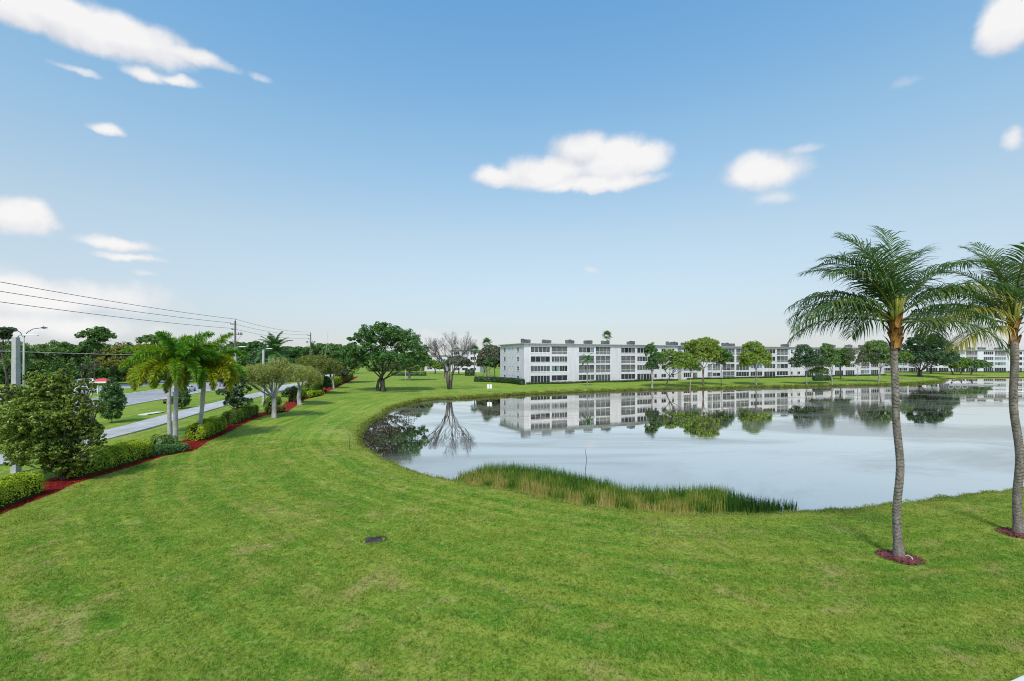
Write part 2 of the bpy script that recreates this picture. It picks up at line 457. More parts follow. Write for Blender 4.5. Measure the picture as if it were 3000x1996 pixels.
for p in _near[::-1]:
    x, y = flat(*p, 0.5)
    s = 0.65 / math.hypot(x, y)
    shore.append((x * (1+s), y * (1+s)))

def chaikin(P, it=2):
    P = np.asarray(P, float)
    for _ in range(it):
        Q = np.roll(P, -1, 0)
        P = np.stack([P*.75 + Q*.25, P*.25 + Q*.75], 1).reshape(-1, 2)
    return P
SH = chaikin(shore, 2)

def shore_dist(P):
    """signed distance to the lake edge, positive on land"""
    P = np.asarray(P, float); out = np.empty(len(P))
    A = SH; B = np.roll(SH, -1, 0); E = B - A; L2 = (E**2).sum(1)
    for i in range(0, len(P), 20000):
        Q = P[i:i+20000]
        D = Q[:, None, :] - A[None]
        t = np.clip((D*E[None]).sum(2) / L2[None], 0, 1)
        dist = np.sqrt(((D - t[..., None]*E[None])**2).sum(2)).min(1)
        y = Q[:, 1][:, None]; x = Q[:, 0][:, None]
        c = (A[None, :, 1] > y) != (B[None, :, 1] > y)
        xi = E[None, :, 0] * (y - A[None, :, 1]) / np.where(np.abs(E[None, :, 1]) < 1e-12, 1e-12, E[None, :, 1]) + A[None, :, 0]
        inside = (c & (x < xi)).sum(1) % 2 == 1
        out[i:i+20000] = np.where(inside, -dist, dist)
    return out

def wob(P):
    x, y = P[:, 0], P[:, 1]
    return .09*np.sin(x*1.3+1.7*np.sin(y*.9)) + .06*np.sin(y*2.9+x*.8) + .05*np.sin(x*3.7-y*2.3)

def height(P, d=None):
    P = np.asarray(P, float)
    if d is None: d = shore_dist(P)
    dw = d + wob(P)*1.2
    land = .55*(1-np.exp(-np.maximum(dw, 0)/.45)) + .65*(1-np.exp(-np.maximum(dw, 0)/9.0))
    und = .03*np.sin(P[:, 0]*.31+.5*np.sin(P[:, 1]*.22)) + .025*np.sin(P[:, 1]*.43+P[:, 0]*.11)
    land = land + und*np.clip(dw/6, 0, 1)
    return np.where(dw > 0, land, np.maximum(dw*.9, -1.4))

def H(x, y): return float(height(np.array([[x, y]]))[0])

def at(px, py, dz=0.0):
    """point on the ground seen at a print position"""
    z = 1.0
    for _ in range(6):
        x, y = flat(px, py, z); z = .5*z + .5*H(x, y)
    return Vector((x, y, H(x, y) + dz))

def at_depth(px, py, Y):
    return Vector(((px-CX)/F*Y, Y, CAMZ - (py-HY)/F*Y))

def axis(parts):
    out = []
    for a, b, st in parts: out += list(np.arange(a, b, st))
    return np.array(out + [parts[-1][1]])
gx = axis([(-4000,-1000,600),(-1000,-200,80),(-200,-60,6),(-60,-46,1.0),(-46,46,.38),(46,110,.9),(110,300,1.8),(300,1000,70),(1000,4600,600)])
gy = axis([(-600,-60,90),(-60,6,11),(6,60,.38),(60,105,.7),(105,150,.55),(150,215,1.1),(215,420,8),(420,1200,80),(1200,6000,800)])
GX, GY = np.meshgrid(gx, gy)
GP = np.stack([GX.ravel(), GY.ravel()], 1)
GD = shore_dist(GP)
GZ = height(GP, GD)
nx, ny = len(gx), len(gy)
ii = (np.arange(ny-1)[:, None]*nx + np.arange(nx-1)[None]).ravel()
GF = np.stack([ii, ii+1, ii+nx+1, ii+nx], 1)

def lawn_color(T, src):
    geo = T.new('ShaderNodeNewGeometry'); pos = geo.outputs['Position']
    sh = T.new('ShaderNodeAttribute', attribute_name='shore', attribute_type=src).outputs['Fac']
    flatp = T.vm('MULTIPLY', pos, (1, 1, 0.15))
    big = T.noise(flatp, .16, 5, .6, .4)
    mid = T.noise(T.vm('ADD', flatp, (31, 7, 0)), .55, 5, .6, 1.0)
    fine = T.noise(flatp, 11.0, 6, .75, .4)
    f = T.m('ADD', T.m('MULTIPLY', big, .5), T.m('MULTIPLY', mid, .5))
    col = T.ramp(f, [(.38, (.062,.195,.010)), (.46, (.118,.245,.017)), (.535, (.190,.275,.028)), (.61, (.310,.320,.070))])
    # mower passes follow the shore
    warp = T.noise(flatp, .12, 2, .5)
    sp = T.new('ShaderNodeSeparateXYZ'); T.l.new(flatp, sp.inputs[0])
    cb = T.new('ShaderNodeCombineXYZ')
    T.put(cb.inputs[0], T.m('ADD', T.m('MULTIPLY', sh, 1.5), T.m('MULTIPLY', warp, 1.6)))
    T.put(cb.inputs[1], T.m('MULTIPLY', sp.outputs[0], .045)); T.put(cb.inputs[2], T.m('MULTIPLY', sp.outputs[1], .045))
    st = T.lin(T.noise(cb.outputs[0], 1.0, 4, .6), .40, .60, -1, 1)
    col = T.mix(T.lin(st, -1, 1, 0, .62), col, (.325,.365,.050, 1))
    col = T.mix(T.lin(st, -1, .0, .36, 0), col, (.085,.215,.010, 1))
    # worn, straw coloured patches
    dry = T.m('MULTIPLY', T.smooth(T.noise(T.vm('ADD', flatp, (3, 90, 0)), .33, 7, .72, .8), .52, .64), T.smooth(mid, .42, .58))
    col = T.mix(T.m('MULTIPLY', dry, .8), col, (.40,.33,.125, 1))
    # longer yellow grass on the bank
    bk = T.m('MULTIPLY', T.smooth(sh, 3.2, .4), T.smooth(mid, .30, .55))
    col = T.mix(T.m('MULTIPLY', bk, .65), col, (.32,.31,.05, 1))
    col = T.mix(T.smooth(fine, .36, .52, .70, 0), col, (.035,.095,.006, 1))
    col = T.mix(T.smooth(fine, .50, .66, 0, .50), col, (.36,.40,.11, 1))
    tuft = T.noise(T.vm('ADD', flatp, (12, 55, 0)), 5.0, 3, .6, .6)
    col = T.mix(T.smooth(tuft, .44, .36, 0, .62), col, (.045,.120,.008, 1))
    col = T.mix(T.smooth(tuft, .57, .66, 0, .45), col, (.38,.40,.11, 1))
    return col, pos, fine, mid

def lawn_material():
    m, T, out = mat_new('lawn_grass')
    col, pos, fine, mid = lawn_color(T, 'GEOMETRY')
    sep = T.new('ShaderNodeSeparateXYZ'); T.l.new(pos, sep.inputs[0])
    z = T.m('ADD', sep.outputs[2], T.m('MULTIPLY', T.m('SUBTRACT', mid, .5), .25))
    col = T.mix(T.smooth(z, .42, .10), col, (.060,.048,.022, 1))
    col = T.mix(T.smooth(z, .10, -.02), col, (.020,.016,.010, 1))
    hgt = T.m('ADD', T.m('MULTIPLY', fine, .7), T.m('MULTIPLY', T.noise(pos, 28, 4, .7), .5))
    b = principled(T, out, col, .9, .1, hgt, .8, .07)
    return m

me = nmesh('lawn', np.column_stack([GP, GZ]), GF, lawn_material(), {'shore': ('POINT', GD)}, smooth=True)
tag(link('lawn', me), kind='structure')

def water_material():
    m, T, out = mat_new('lake_water')
    geo = T.new('ShaderNodeNewGeometry'); pos = geo.outputs['Position']
    cloud_mottle = T.smooth(T.noise(T.vm('MULTIPLY', pos, (.55, 1.0, 1)), .055, 6, .62, .8), .44, .62)  # patches imitating mirrored clouds; they also ruffle the surface
    rip = T.noise(T.vm('MULTIPLY', pos, (1, 1.6, 1)), 1.3, 4, .6)
    swell = T.noise(T.vm('MULTIPLY', pos, (.7, 1, 1)), .16, 3, .5)
    h = T.m('ADD', T.m('MULTIPLY', rip, T.m('MULTIPLY_ADD', cloud_mottle, .0035, .0006)), T.m('MULTIPLY', swell, .006))
    bn = T.new('ShaderNodeBump'); bn.inputs['Strength'].default_value = 1.0; bn.inputs['Distance'].default_value = 1.0
    T.l.new(h, bn.inputs['Height'])
    g = T.new('ShaderNodeBsdfGlossy'); T.put(g.inputs['Roughness'], T.lin(cloud_mottle, 0, 1, .012, .035)); g.inputs['Color'].default_value = (1.0,.96,.91,1)
    T.l.new(bn.outputs[0], g.inputs['Normal'])
    d = T.new('ShaderNodeBsdfDiffuse'); d.inputs['Color'].default_value = (.17,.16,.15,1)
    fr = T.new('ShaderNodeFresnel'); fr.inputs['IOR'].default_value = 1.34; T.l.new(bn.outputs[0], fr.inputs['Normal'])
    fac = T.m('MULTIPLY', T.lin(fr.outputs[0], .03, .40, .66, .97), T.lin(cloud_mottle, 0, 1, 1.0, .62))  # mirror mixed down to grey in patches, in place of reflected clouds
    mx = T.new('ShaderNodeMixShader'); T.l.new(fac, mx.inputs[0]); T.l.new(d.outputs[0], mx.inputs[1]); T.l.new(g.outputs[0], mx.inputs[2])
    T.l.new(mx.outputs[0], out.inputs[0])
    return m
wm = MB(); wm.quad((-40, 15, 0), (450, 15, 0), (450, 235, 0), (-40, 235, 0))
tag(wm.build('lake_water', water_material()), kind='structure')

# ------------------------------------------------------------------ hedge line, path, road
_hl = [(0,1506),(74,1475),(160,1442),(208,1417),(255,1401),(327,1380),(416,1352),(487,1330),(558,1319),(582,1310),(609,1290),(700,1248),
       (750,1225),(788,1212),(846,1204),(869,1187),(890,1172),(949,1157),(960,1147),(994,1132),(1025,1118),(1052,1104)]
HEDGE_EDGE = [flat(p[0], p[1], 1.18) for p in _hl]
_hs = np.array([(-24.0, 5.0), (-25.3, 20), (-27.3,30), (-28.2,40), (-30.5,52), (-34,64), (-38.6,84), (-47,124), (-62,186), (-80,250), (-130,400)])
def lineX(Y): return float(np.interp(Y, _hs[:, 1], _hs[:, 0]))
_ys = np.concatenate([np.arange(5, 120, 3.0), np.arange(120, 400, 14.0)])
_sx = np.interp(_ys, _hs[:, 1], _hs[:, 0])
_k = np.array([1,2,3,4,3,2,1.]); _k /= _k.sum()
_sx = np.convolve(np.pad(_sx, 3, mode='edge'), _k, 'valid')
def offX(Y, off): return float(np.interp(Y, _ys, _sx)) + off*(1 + .0012*max(0, Y-40))

def ribbon(name, off0, off1, dz, mat, kind='structure', y0=5, y1=400, thick=0.0):
    V = []; Fs = []
    for i, y in enumerate([q for q in _ys if y0 <= q <= y1]):
        V += [(offX(y, off0), y, 1.2+dz), (offX(y, off1), y, 1.2+dz)]
        if thick: V += [(offX(y, off0), y, 1.2+dz-thick), (offX(y, off1), y, 1.2+dz-thick)]
    k = 4 if thick else 2
    for i in range(len(V)//k - 1):
        a, b = i*k, (i+1)*k
        Fs.append((a, a+1, b+1, b))
        if thick: Fs += [(a, b, b+2, a+2), (a+1, a+3, b+3, b+1)]
    mb = MB(); mb.add(V, Fs)
    return tag(mb.build(name, mat), kind=kind)
ribbon('path', -9.6, -13.4, .075, M['path'], thick=.2)
ribbon('road', -25.2, -37.6, .066, M['road'])
ribbon('road_kerb', -24.9, -25.2, .17, M['kerb'], thick=.2)
ribbon('road_kerb', -37.6, -37.95, .17, M['kerb'], thick=.2)
ribbon('far_carriageway', -47.5, -55.0, .066, M['road'])
ribbon('far_carriageway_kerb', -47.1, -47.5, .17, M['kerb'], thick=.2)
ribbon('far_carriageway_kerb', -55.0, -55.4, .17, M['kerb'], thick=.2)
# lane dashes
lane = MB()
for y in np.arange(30, 200, 9.0):
    for o in (-31.4,):
        lane.quad((offX(y, o-.07), y, 1.271), (offX(y, o+.07), y, 1.271), (offX(y+3, o+.07), y+3, 1.271), (offX(y+3, o-.07), y+3, 1.271))
tag(lane.build('lane_markings', M['white_trim']), kind='structure')
for off in (-25.5, -37.3):
    ribbon('edge_line', off-.06, off+.06, .071, M['white_trim'])
# concrete joints cut in the path
jt = MB()
for y in np.arange(24, 110, 2.4):
    jt.quad((offX(y, -9.6), y, 1.279), (offX(y, -13.4), y, 1.279), (offX(y+.03, -13.4), y+.03, 1.279), (offX(y+.03, -9.6), y+.03, 1.279))
tag(jt.build('path_joints', M['fascia']), kind='structure')

# red mulch bed under the hedges, its lawn edge scalloped as the gardeners cut it
def resample(P, step):
    P = np.asarray(P, float); s = np.concatenate([[0], np.cumsum(np.linalg.norm(np.diff(P, axis=0), axis=1))])
    q = np.arange(0, s[-1], step)
    return np.column_stack([np.interp(q, s, P[:, i]) for i in range(2)])
edge = resample([(-23.0, 12.0), (-24.6, 18.5)] + HEDGE_EDGE, .35)
rng = np.random.default_rng(3)
tn = np.gradient(edge, axis=0); tn = tn / np.linalg.norm(tn, axis=1, keepdims=True)
nrm = np.column_stack([-tn[:, 1], tn[:, 0]])
j = rng.normal(0, .035, len(edge)) + .06*np.sin(np.arange(len(edge))*.23)
inner = edge + nrm*(2.4 + rng.normal(0, .06, len(edge)))[:, None]
outer = edge + nrm*j[:, None]
rows = [outer + (inner-outer)*t for t in (0, .12, .3, .5, .7, 1)]
zz = [.012, .05, .085, .10, .085, .012]
V = []; Fs = []
for k_, (r, dz) in enumerate(zip(rows, zz)):
    V += [(p[0], p[1], q + dz) for p, q in zip(r, height(r))]
n_ = len(edge)
for k_ in range(5):
    for i in range(n_-1): Fs.append((k_*n_+i, k_*n_+i+1, (k_+1)*n_+i+1, (k_+1)*n_+i))
mb = MB(); mb.add(V, Fs, 0, True)
tag(mb.build('mulch_bed', M['mulch']), kind='structure')
EDGE, NRM = edge, nrm
# loose chips
n = 9000
i = rng.integers(0, 120, n); u = rng.uniform(-.06, 1.0, n)**1.0
P = edge[i] + nrm[i]*(u*1.3 - .05)[:, None] + rng.normal(0, .12, (n, 2))
P3 = np.column_stack([P, height(P) + .05 + .05*np.clip(u, 0, 1) + rng.uniform(0, .03, n)])
V, Fc = leaf_quads(P3, rng.normal(size=(n, 3))*.6 + np.array([0, 0, 1]), rng.uniform(.05, .13, n), rng.uniform(.02, .05, n), rng)
tag(link('mulch_chips', nmesh('mulch_chips', V, Fc, M['mulch'])), 'loose red mulch chips scattered along the hedge bed', 'mulch', kind='stuff')
# ------------------------------------------------------------------ buildings
_box_cache = {}
def unit_box(mat):
    if mat.name not in _box_cache:
        b = MB(); b.box(-.5, .5, -.5, .5, -.5, .5)
        _box_cache[mat.name] = b.mesh('pane', mat)
    return _box_cache[mat.name]

STY = {  # sill, head, panes, rows, frame
 'strip4': (.72, 2.46, 4, 1), 'strip5': (.72, 2.46, 5, 1), 'strip6': (.72, 2.46, 6, 1), 'strip3': (.72, 2.46, 3, 1),
 'porch3': (.12, 2.68, 3, 2), 'porch4': (.12, 2.68, 4, 2), 'slide4': (.06, 2.42, 4, 1), 'slide6': (.06, 2.42, 6, 1), 'slide5': (.06, 2.42, 5, 1),
 'small': (.95, 2.25, 1, 2), 'slit': (.95, 2.25, 1, 1), 'pair': (.95, 2.25, 2, 1), 'door': (.05, 2.2, 1, 1),
}
PICK = {'strip': ['dark', 'curtain', 'curtain', 'dark', 'aqua'], 'porch': ['screen', 'screen', 'screen_d'], 'slide': ['dark', 'dark', 'curtain'],
        'small': ['dark'], 'slit': ['dark'], 'pair': ['curtain', 'dark'], 'door': ['dark']}

def facade(root, wall, org, ud, nd, length, nfl, fh, cells, top, rnd, par_h=.45):
    """wall with real openings. org corner, ud along, nd outward. cells: list of (u0,u1,[style per floor])"""
    org = Vector(org); ud = Vector(ud); nd = Vector(nd)
    def pt(u, v, w=0.0): return org + ud*u + Vector((0, 0, v)) + nd*w
    REV = .28
    u = 0.0
    def wq(u0, u1, v0, v1):
        if u1-u0 > .01 and v1-v0 > .01: wall.quad(pt(u0, v0), pt(u1, v0), pt(u1, v1), pt(u0, v1))
    for (u0, u1, styles) in sorted(cells, key=lambda c: c[0]):
        wq(u, u0, 0, top)
        v = 0.0
        for fl in range(nfl):
            st = styles[fl]
            if not st: continue
            sill, head, np_, rows = STY[st]
            v0, v1 = fl*fh + sill, fl*fh + head
            wq(u0, u1, v, v0); v = v1
            for a, b, c, d in ((( u0,v0),(u1,v0),0,0),((u0,v1),(u1,v1),0,0),((u0,v0),(u0,v1),0,0),((u1,v0),(u1,v1),0,0)):
                wall.quad(pt(*a), pt(*b), pt(*b, -REV), pt(*a, -REV))
            # window: frame with its mullions, panes as sub-parts
            fr = MB()
            def bar(a0, a1, b0, b1, w0=-.20, w1=-.08):
                P = [pt(a, b, w) for w in (w0, w1) for (a, b) in ((a0,b0),(a1,b0),(a1,b1),(a0,b1))]
                fr.add(P, [(0,1,2,3),(4,7,6,5),(0,4,5,1),(1,5,6,2),(2,6,7,3),(3,7,4,0)])
            t = .055 if st in ('small', 'slit') else .075
            bar(u0, u1, v0, v0+t); bar(u0, u1, v1-t, v1); bar(u0, u0+t, v0+t, v1-t); bar(u1-t, u1, v0+t, v1-t)
            inner = (u1-u0-2*t); pw = inner/np_
            for k in range(1, np_):
                m_ = u0+t+pw*k
                wdt = .07 if st.startswith(('strip', 'slide')) else .05
                bar(m_-wdt/2, m_+wdt/2, v0+t, v1-t, -.195, -.085)
            split = v0 + (.95 if st.startswith('porch') else (v1-v0)*.5)
            if rows == 2: bar(u0+t, u1-t, split-.03, split+.03, -.19, -.09)
            fam = ''.join(ch for ch in st if not ch.isdigit())
            if fam in ('strip', 'slide', 'small', 'pair'):     # projecting sill
                bar(u0-.08, u1+.08, v0-.07, v0-.005, -.05, .09)
            w = link('window', fr.mesh('window', M['white_trim']), root)
            base = rnd.choice(PICK[fam])
            for k in range(np_):
                for r in range(rows):
                    b0, b1 = (v0+t, v1-t)
                    if rows == 2: b0, b1 = ((v0+t, split) if r == 0 else (split, v1-t))
                    mt = base if rnd.random() < .82 else rnd.choice(PICK[fam])
                    if fam == 'porch' and r == 0: mt = 'panel' if base != 'screen_d' else rnd.choice(['panel', 'screen_d'])
                    c = pt(u0+t+pw*(k+.5), (b0+b1)/2, -.145)
                    link('pane', unit_box(PANE[mt]), w, c, (0, 0, math.atan2(ud.y, ud.x)), (pw*.99, .03, (b1-b0)*.995))
        wq(u0, u1, v, top)
        u = u1
    wq(u, length, 0, top)

def building(name, label, A, ang, length, depth, cells, end_cells, acs, seed, nfl=4, fh=2.86, z0=1.2, group=None):
    rnd = random.Random(seed)
    root = empty(name, (A[0], A[1], z0), label, 'building', group, rz=ang)
    top = nfl*fh + .35
    wall = MB()
    facade(root, wall, (0, 0, 0), (1, 0, 0), (0, -1, 0), length, nfl, fh, cells, top, rnd)
    facade(root, wall, (0, depth, 0), (0, -1, 0), (-1, 0, 0), depth, nfl, fh, end_cells, top, rnd)
    wall.quad((length, 0, 0), (length, depth, 0), (length, depth, top), (length, 0, top))
    wall.quad((length, depth, 0), (0, depth, 0), (0, depth, top), (length, depth, top))
    wall.build('wall', M['white_wall'], root)
    # downpipes and a faint floor band
    for u in [c[0]-.35 for c in cells[::3]]:
        p = MB(); p.tube([(u, -.06, .1), (u, -.06, top-.05)], .045, 6); p.build('downpipe', M['white_trim'], root)
    rf = MB()
    rf.box(-.55, length+.55, -.55, depth+.55, top, top+.26, 0)
    roof = rf.build('roof', M['roof_grey'], root)
    fs = MB()
    for (x0, x1, y0, y1) in ((-.60, length+.60, -.60, -.552), (-.60, -.552, -.552, depth+.60), (length+.552, length+.60, -.552, depth+.60)):
        fs.box(x0, x1, y0, y1, top-.04, top+.20)
    fs.build('fascia', M['fascia'], roof)
    for (u, n, w) in acs:      # rows of condensing units on kerbs
        for k in range(n):
            a = MB()
            h = rnd.uniform(.75, 1.15); s = .42
            x = u + k*1.02
            a.box(x-s, x+s, 1.6-s, 1.6+s, top+.42, top+.42+h)
            for q in range(5):
                zq = top+.50+q*h/5.4
                a.box(x-s+.06, x+s-.06, 1.6-s-.025, 1.6-s-.004, zq, zq+h/11)
            a.tube([(x, 1.6, top+.42+h), (x, 1.6, top+.42+h+.07)], .33, 10)
            a.box(x-.3, x-.22, 1.3, 1.9, top+.26, top+.42); a.box(x+.22, x+.3, 1.3, 1.9, top+.26, top+.42)
            a.build('air_conditioner', M['ac'], roof)
    return root

def px_u(A, ang, px):
    s = (px-CX)/F
    return (s*A[1]-A[0]) / (math.cos(ang) - s*math.sin(ang))

A1 = flat(1535, 1126, 1.2); a1 = math.atan2(24, 53.5)
U = lambda px: px_u(A1, a1, px)
cells1 = [
 (U(1555), U(1612), ['slide6', 'strip6', 'strip4', 'strip5']),
 (U(1616), U(1663), ['strip3', 'strip6', 'strip6', 'porch3']),
 (U(1696), U(1742), ['strip4', 'porch3', 'porch3', 'strip4']),
 (U(1745.5), U(1789), ['slide5', 'porch3', 'porch3', 'porch4']),
 (U(1820), U(1862), ['strip4', 'porch3', 'porch3', 'strip4']),
 (U(1867), U(1913), ['slide5', 'strip6', 'strip6', 'strip5']),
 (U(1917), U(1925), ['slit', 'slit', 'slit', 'slit']),
 (U(1938), U(1952), ['pair', 'pair', 'pair', 'pair']),
 (U(1969), U(1976), ['small', 'small', 'small', 'small']),
]
ends = [(2.9, 4.3, ['small']*4), (7.3, 7.85, ['slit']*4), (9.6, 10.15, ['slit']*4), (13.0, 14.4, ['small']*4)]
len1 = U(1985)
ac1 = [(U(1527)+1.2, 3, 0), (U(1600), 3, 0), (U(1669), 3, 0), (U(1723), 3, 0), (U(1774), 3, 0), (U(1850), 3, 0), (U(1965), 5, 0)]
building('apartment_building', 'nearest white four storey apartment block showing its plain end wall', A1, a1, len1, 18.0, cells1, ends, ac1, 4)

A2 = flat(1996, 1112.5, 1.2); a2 = math.radians(21.0)
U2 = lambda px: px_u(A2, a2, px)
def bay(p0, p1, st): return (U2(p0), U2(p1), st)
cells2 = [
 bay(2003, 2026, ['strip4','porch3','porch3','strip4']), bay(2030, 2044, ['slide4','porch3','strip4','porch3']), bay(2073, 2086, ['strip3','porch3','porch3','porch3']), bay(2088, 2111, ['pair','porch3','porch3','porch3']),
 bay(2117, 2153, ['porch3','porch3','porch3','porch4']), bay(2157, 2195, ['strip5','slide4','porch3','porch3']), bay(2199, 2234, ['strip5','strip4','strip4','porch3']),
 bay(2239, 2272, ['slide4','strip4','strip4','strip4']), bay(2276, 2309, ['strip4','strip3','porch3','porch3']), bay(2317, 2323, ['small']*4), bay(2336, 2345, ['pair']*4),
 bay(2358, 2384, ['slide4','strip4','porch3','porch3']), bay(2388, 2412, ['slide4','strip4','strip4','porch3']), bay(2446, 2471, ['slide4','strip4','porch3','porch3']),
 bay(2477, 2504, ['slide5','strip5','strip4','porch3']), bay(2523, 2548, ['strip5','porch3','strip4','porch3']), bay(2552, 2574, ['slide4','strip4','porch3','porch3']),
]
len2 = U2(2591)
ac2 = [(U2(p), n, 0) for p, n in ((2008,4),(2040,2),(2128,6),(2215,5),(2302,4),(2350,6),(2425,7),(2490,4),(2530,4))]
building('apartment_building', 'long white apartment block behind the row of lakeside trees', A2, a2, len2, 16.0, cells2, [(3, 4.2, ['small']*4), (9, 10, ['slit']*4)], ac2, 9)

A3 = (186.0, 240.0); a3 = math.radians(1.0)
cells3 = []
u = 2.0
rs = random.Random(8)
k = 0
while u < 96:
    w = [6.2, 6.2, 5.4][k % 3]
    cells3.append((u, u+w, [rs.choice(['strip5','slide5','slide4']), rs.choice(['strip4','strip5','porch3']), rs.choice(['strip5','porch3','porch4']), rs.choice(['porch3','porch4','strip5'])]))
    u += w + [.55, 2.6, .6, 3.2][k % 4]; k += 1
ac3 = [(u, 4, 0) for u in (6, 16, 27, 36, 45, 57, 63, 72, 81, 90)]
building('apartment_building', 'distant white apartment block behind the large dark shade tree', A3, a3, 104.0, 15.0, cells3, [(4, 5.2, ['small']*4), (9, 10.2, ['small']*4)], ac3, 21)

# two pale blocks far behind the leafless tree
A4 = (-33.0, 245.0)
cells4 = [(u, u+3.2, ['pair', 'strip3', 'strip3', 'strip3']) for u in (1.5, 6.2, 10.8)]
building('far_building', 'pale block glimpsed behind the fan palms beside the rounded tree', A4, math.radians(-8), 16.0, 12.0, cells4, [(3, 4, ['small']*4)], [(2, 3, 0), (9, 3, 0)], 31)
A5 = (-50.0, 260.0)
building('far_building', 'low pale block between the broad ficus and the leafless tree', A5, math.radians(5), 13.0, 10.0, [(1.5, 4.5, ['pair']*3), (7, 10, ['pair']*3)], [], [(4, 3, 0)], 33, nfl=3)
# ------------------------------------------------------------------ vegetation builders
def limb(mb, p0, p1, r0, r1, rng, bend=.12, seg=6, n=7, sag=0.0):
    p0 = np.array(p0, float); p1 = np.array(p1, float); L = np.linalg.norm(p1-p0)
    off = rng.normal(0, bend*L, 3); off[2] = abs(off[2])*.3
    ts = np.linspace(0, 1, seg+1)
    pts = [p0 + (p1-p0)*t + off*math.sin(math.pi*t)*.5 + np.array([0, 0, sag*math.sin(math.pi*t)]) + (rng.normal(0, .012*L, 3) if 0 < t < 1 else 0) for t in ts]
    mb.tube(pts, [r0 + (r1-r0)*t**.8 for t in ts], n)
    return pts

def tree(name, label, base, lobes, leaf, bark, trunk_r, seed, fork=.4, lobes_px=True, clumps=70, clump_r=.30, per=60, leaf_size=.32, lean=(0,0),
         stems=1, cat='tree', group=None, droop=0.0, depth=.9, shell=.5, twigs=10, z=None, aspect=.55, spread=.35, below=.35):
    """base: print position of the foot; lobes (px,py,rx,ry[,dy]) in the same measure, given real depth at the tree's own distance"""
    rng = np.random.default_rng(seed)
    b = at(*base) if not isinstance(base, Vector) else base
    s = b.y / F
    L = []
    grow_ = 1.15 if name == 'lakeside_tree' else 1.0
    for l in lobes:
        l = (l[0], l[1], l[2]*grow_, l[3]*grow_) + tuple(l[4:])
        c = at_depth(l[0], l[1], b.y)
        dy = (l[4] if len(l) > 4 else rng.uniform(-.35, .35)) * l[2]*s
        L.append(((c.x-b.x)*(1+dy/b.y), dy, c.z-b.z, l[2]*s, l[2]*s*depth, l[3]*s))
    root = empty(name, b, label, cat, group)
    mb = MB()
    ztop = max(l[2] for l in L); zlow = min(l[2]-l[5]*.6 for l in L)
    fz = max(.3, zlow*fork*2 if fork < .5 else zlow*fork)
    for k in range(stems):
        ang = 2*math.pi*k/stems + rng.uniform(0, 1)
        sp = 0 if stems == 1 else spread
        foot = np.array([math.cos(ang)*trunk_r*sp*1.5, math.sin(ang)*trunk_r*sp*1.5, -.15])
        fk = np.array([lean[0]+math.cos(ang)*sp*fz*.25, lean[1]+math.sin(ang)*sp*fz*.25, fz])
        tr = trunk_r if stems == 1 else trunk_r*.62
        mid = foot*.5 + fk*.5 + rng.normal(0, .05*fz, 3)*np.array([1, 1, 0])
        mb.tube([foot, foot + (mid-foot)*.25, mid, fk], [tr*1.55, tr*1.08, tr*.92, tr*.82], 10)
        mine = [l for q, l in enumerate(L) if q % stems == k or stems > len(L)]
        for l in mine:
            tgt = np.array(l[:3]) + np.array([0, 0, -.15*l[5]])
            rr = tr*.62*min(1, (l[3]/max(q[3] for q in L))**.5)
            pts = limb(mb, fk, tgt, rr, rr*.35, rng, .10)
            for _ in range(twigs):
                d = unit(rng.normal(size=3) + np.array([0, 0, .35]))
                st = np.array(pts[rng.integers(2, len(pts))])
                limb(mb, st, np.array(l[:3]) + d*np.array(l[3:6])*rng.uniform(.65, .98), rr*.32, .02, rng, .08, 4, 5)
    mb.build('trunk', BARK[bark], root)
    link('crown', crown_mesh('crown', L, LF[leaf], rng, int(clumps*2.6), clump_r*.72, int(per*.68), leaf_size*1.02, aspect, shell, below, droop), root)
    return root

def bare_tree(name, label, base, top_px, spread_px, bark, seed, stems=4, r=.17, gen=5, leaf=None):
    rng = np.random.default_rng(seed)
    b = at(*base); s = b.y/F
    Ht = (base[1]-top_px)*s; W = spread_px*s
    root = empty(name, b, label, 'tree')
    mb = MB(); tips = []
    def grow(p, d, L, rad, g):
        q = p + d*L; mid = p + d*L*.5 + rng.normal(0, .05*L, 3)
        mb.tube([p, mid, q], [rad, rad*.88, rad*.78], 7 if g > 2 else 5, cap=False)
        if g == 0: tips.append(q); return
        nb = 2 if rng.random() < .6 else 3
        for k in range(nb):
            dd = unit(d + rng.normal(0, .42, 3)*np.array([1, 1, .5]) + np.array([0, 0, .16]))
            grow(q, dd, L*rng.uniform(.62, .86), rad*.76*(.9 if k else 1)*.88, g-1)
    for k in range(stems):
        a = 2*math.pi*k/stems + .4
        foot = np.array([math.cos(a)*r*1.3, math.sin(a)*r*1.3, -.1])
        kn = np.array([math.cos(a)*W*.10, math.sin(a)*W*.06, Ht*.30])
        mb.tube([foot, foot*.4+kn*.6+rng.normal(0, .05, 3), kn], [r*1.5, r, r*.85], 8)
        for q in range(2):
            d = unit(np.array([math.cos(a+q*1.3)*.55, math.sin(a+q*1.3)*.45, 1.0]))
            grow(kn, d, Ht*.205, r*.72, gen)
    mb.build('trunk', BARK[bark], root)
    return root

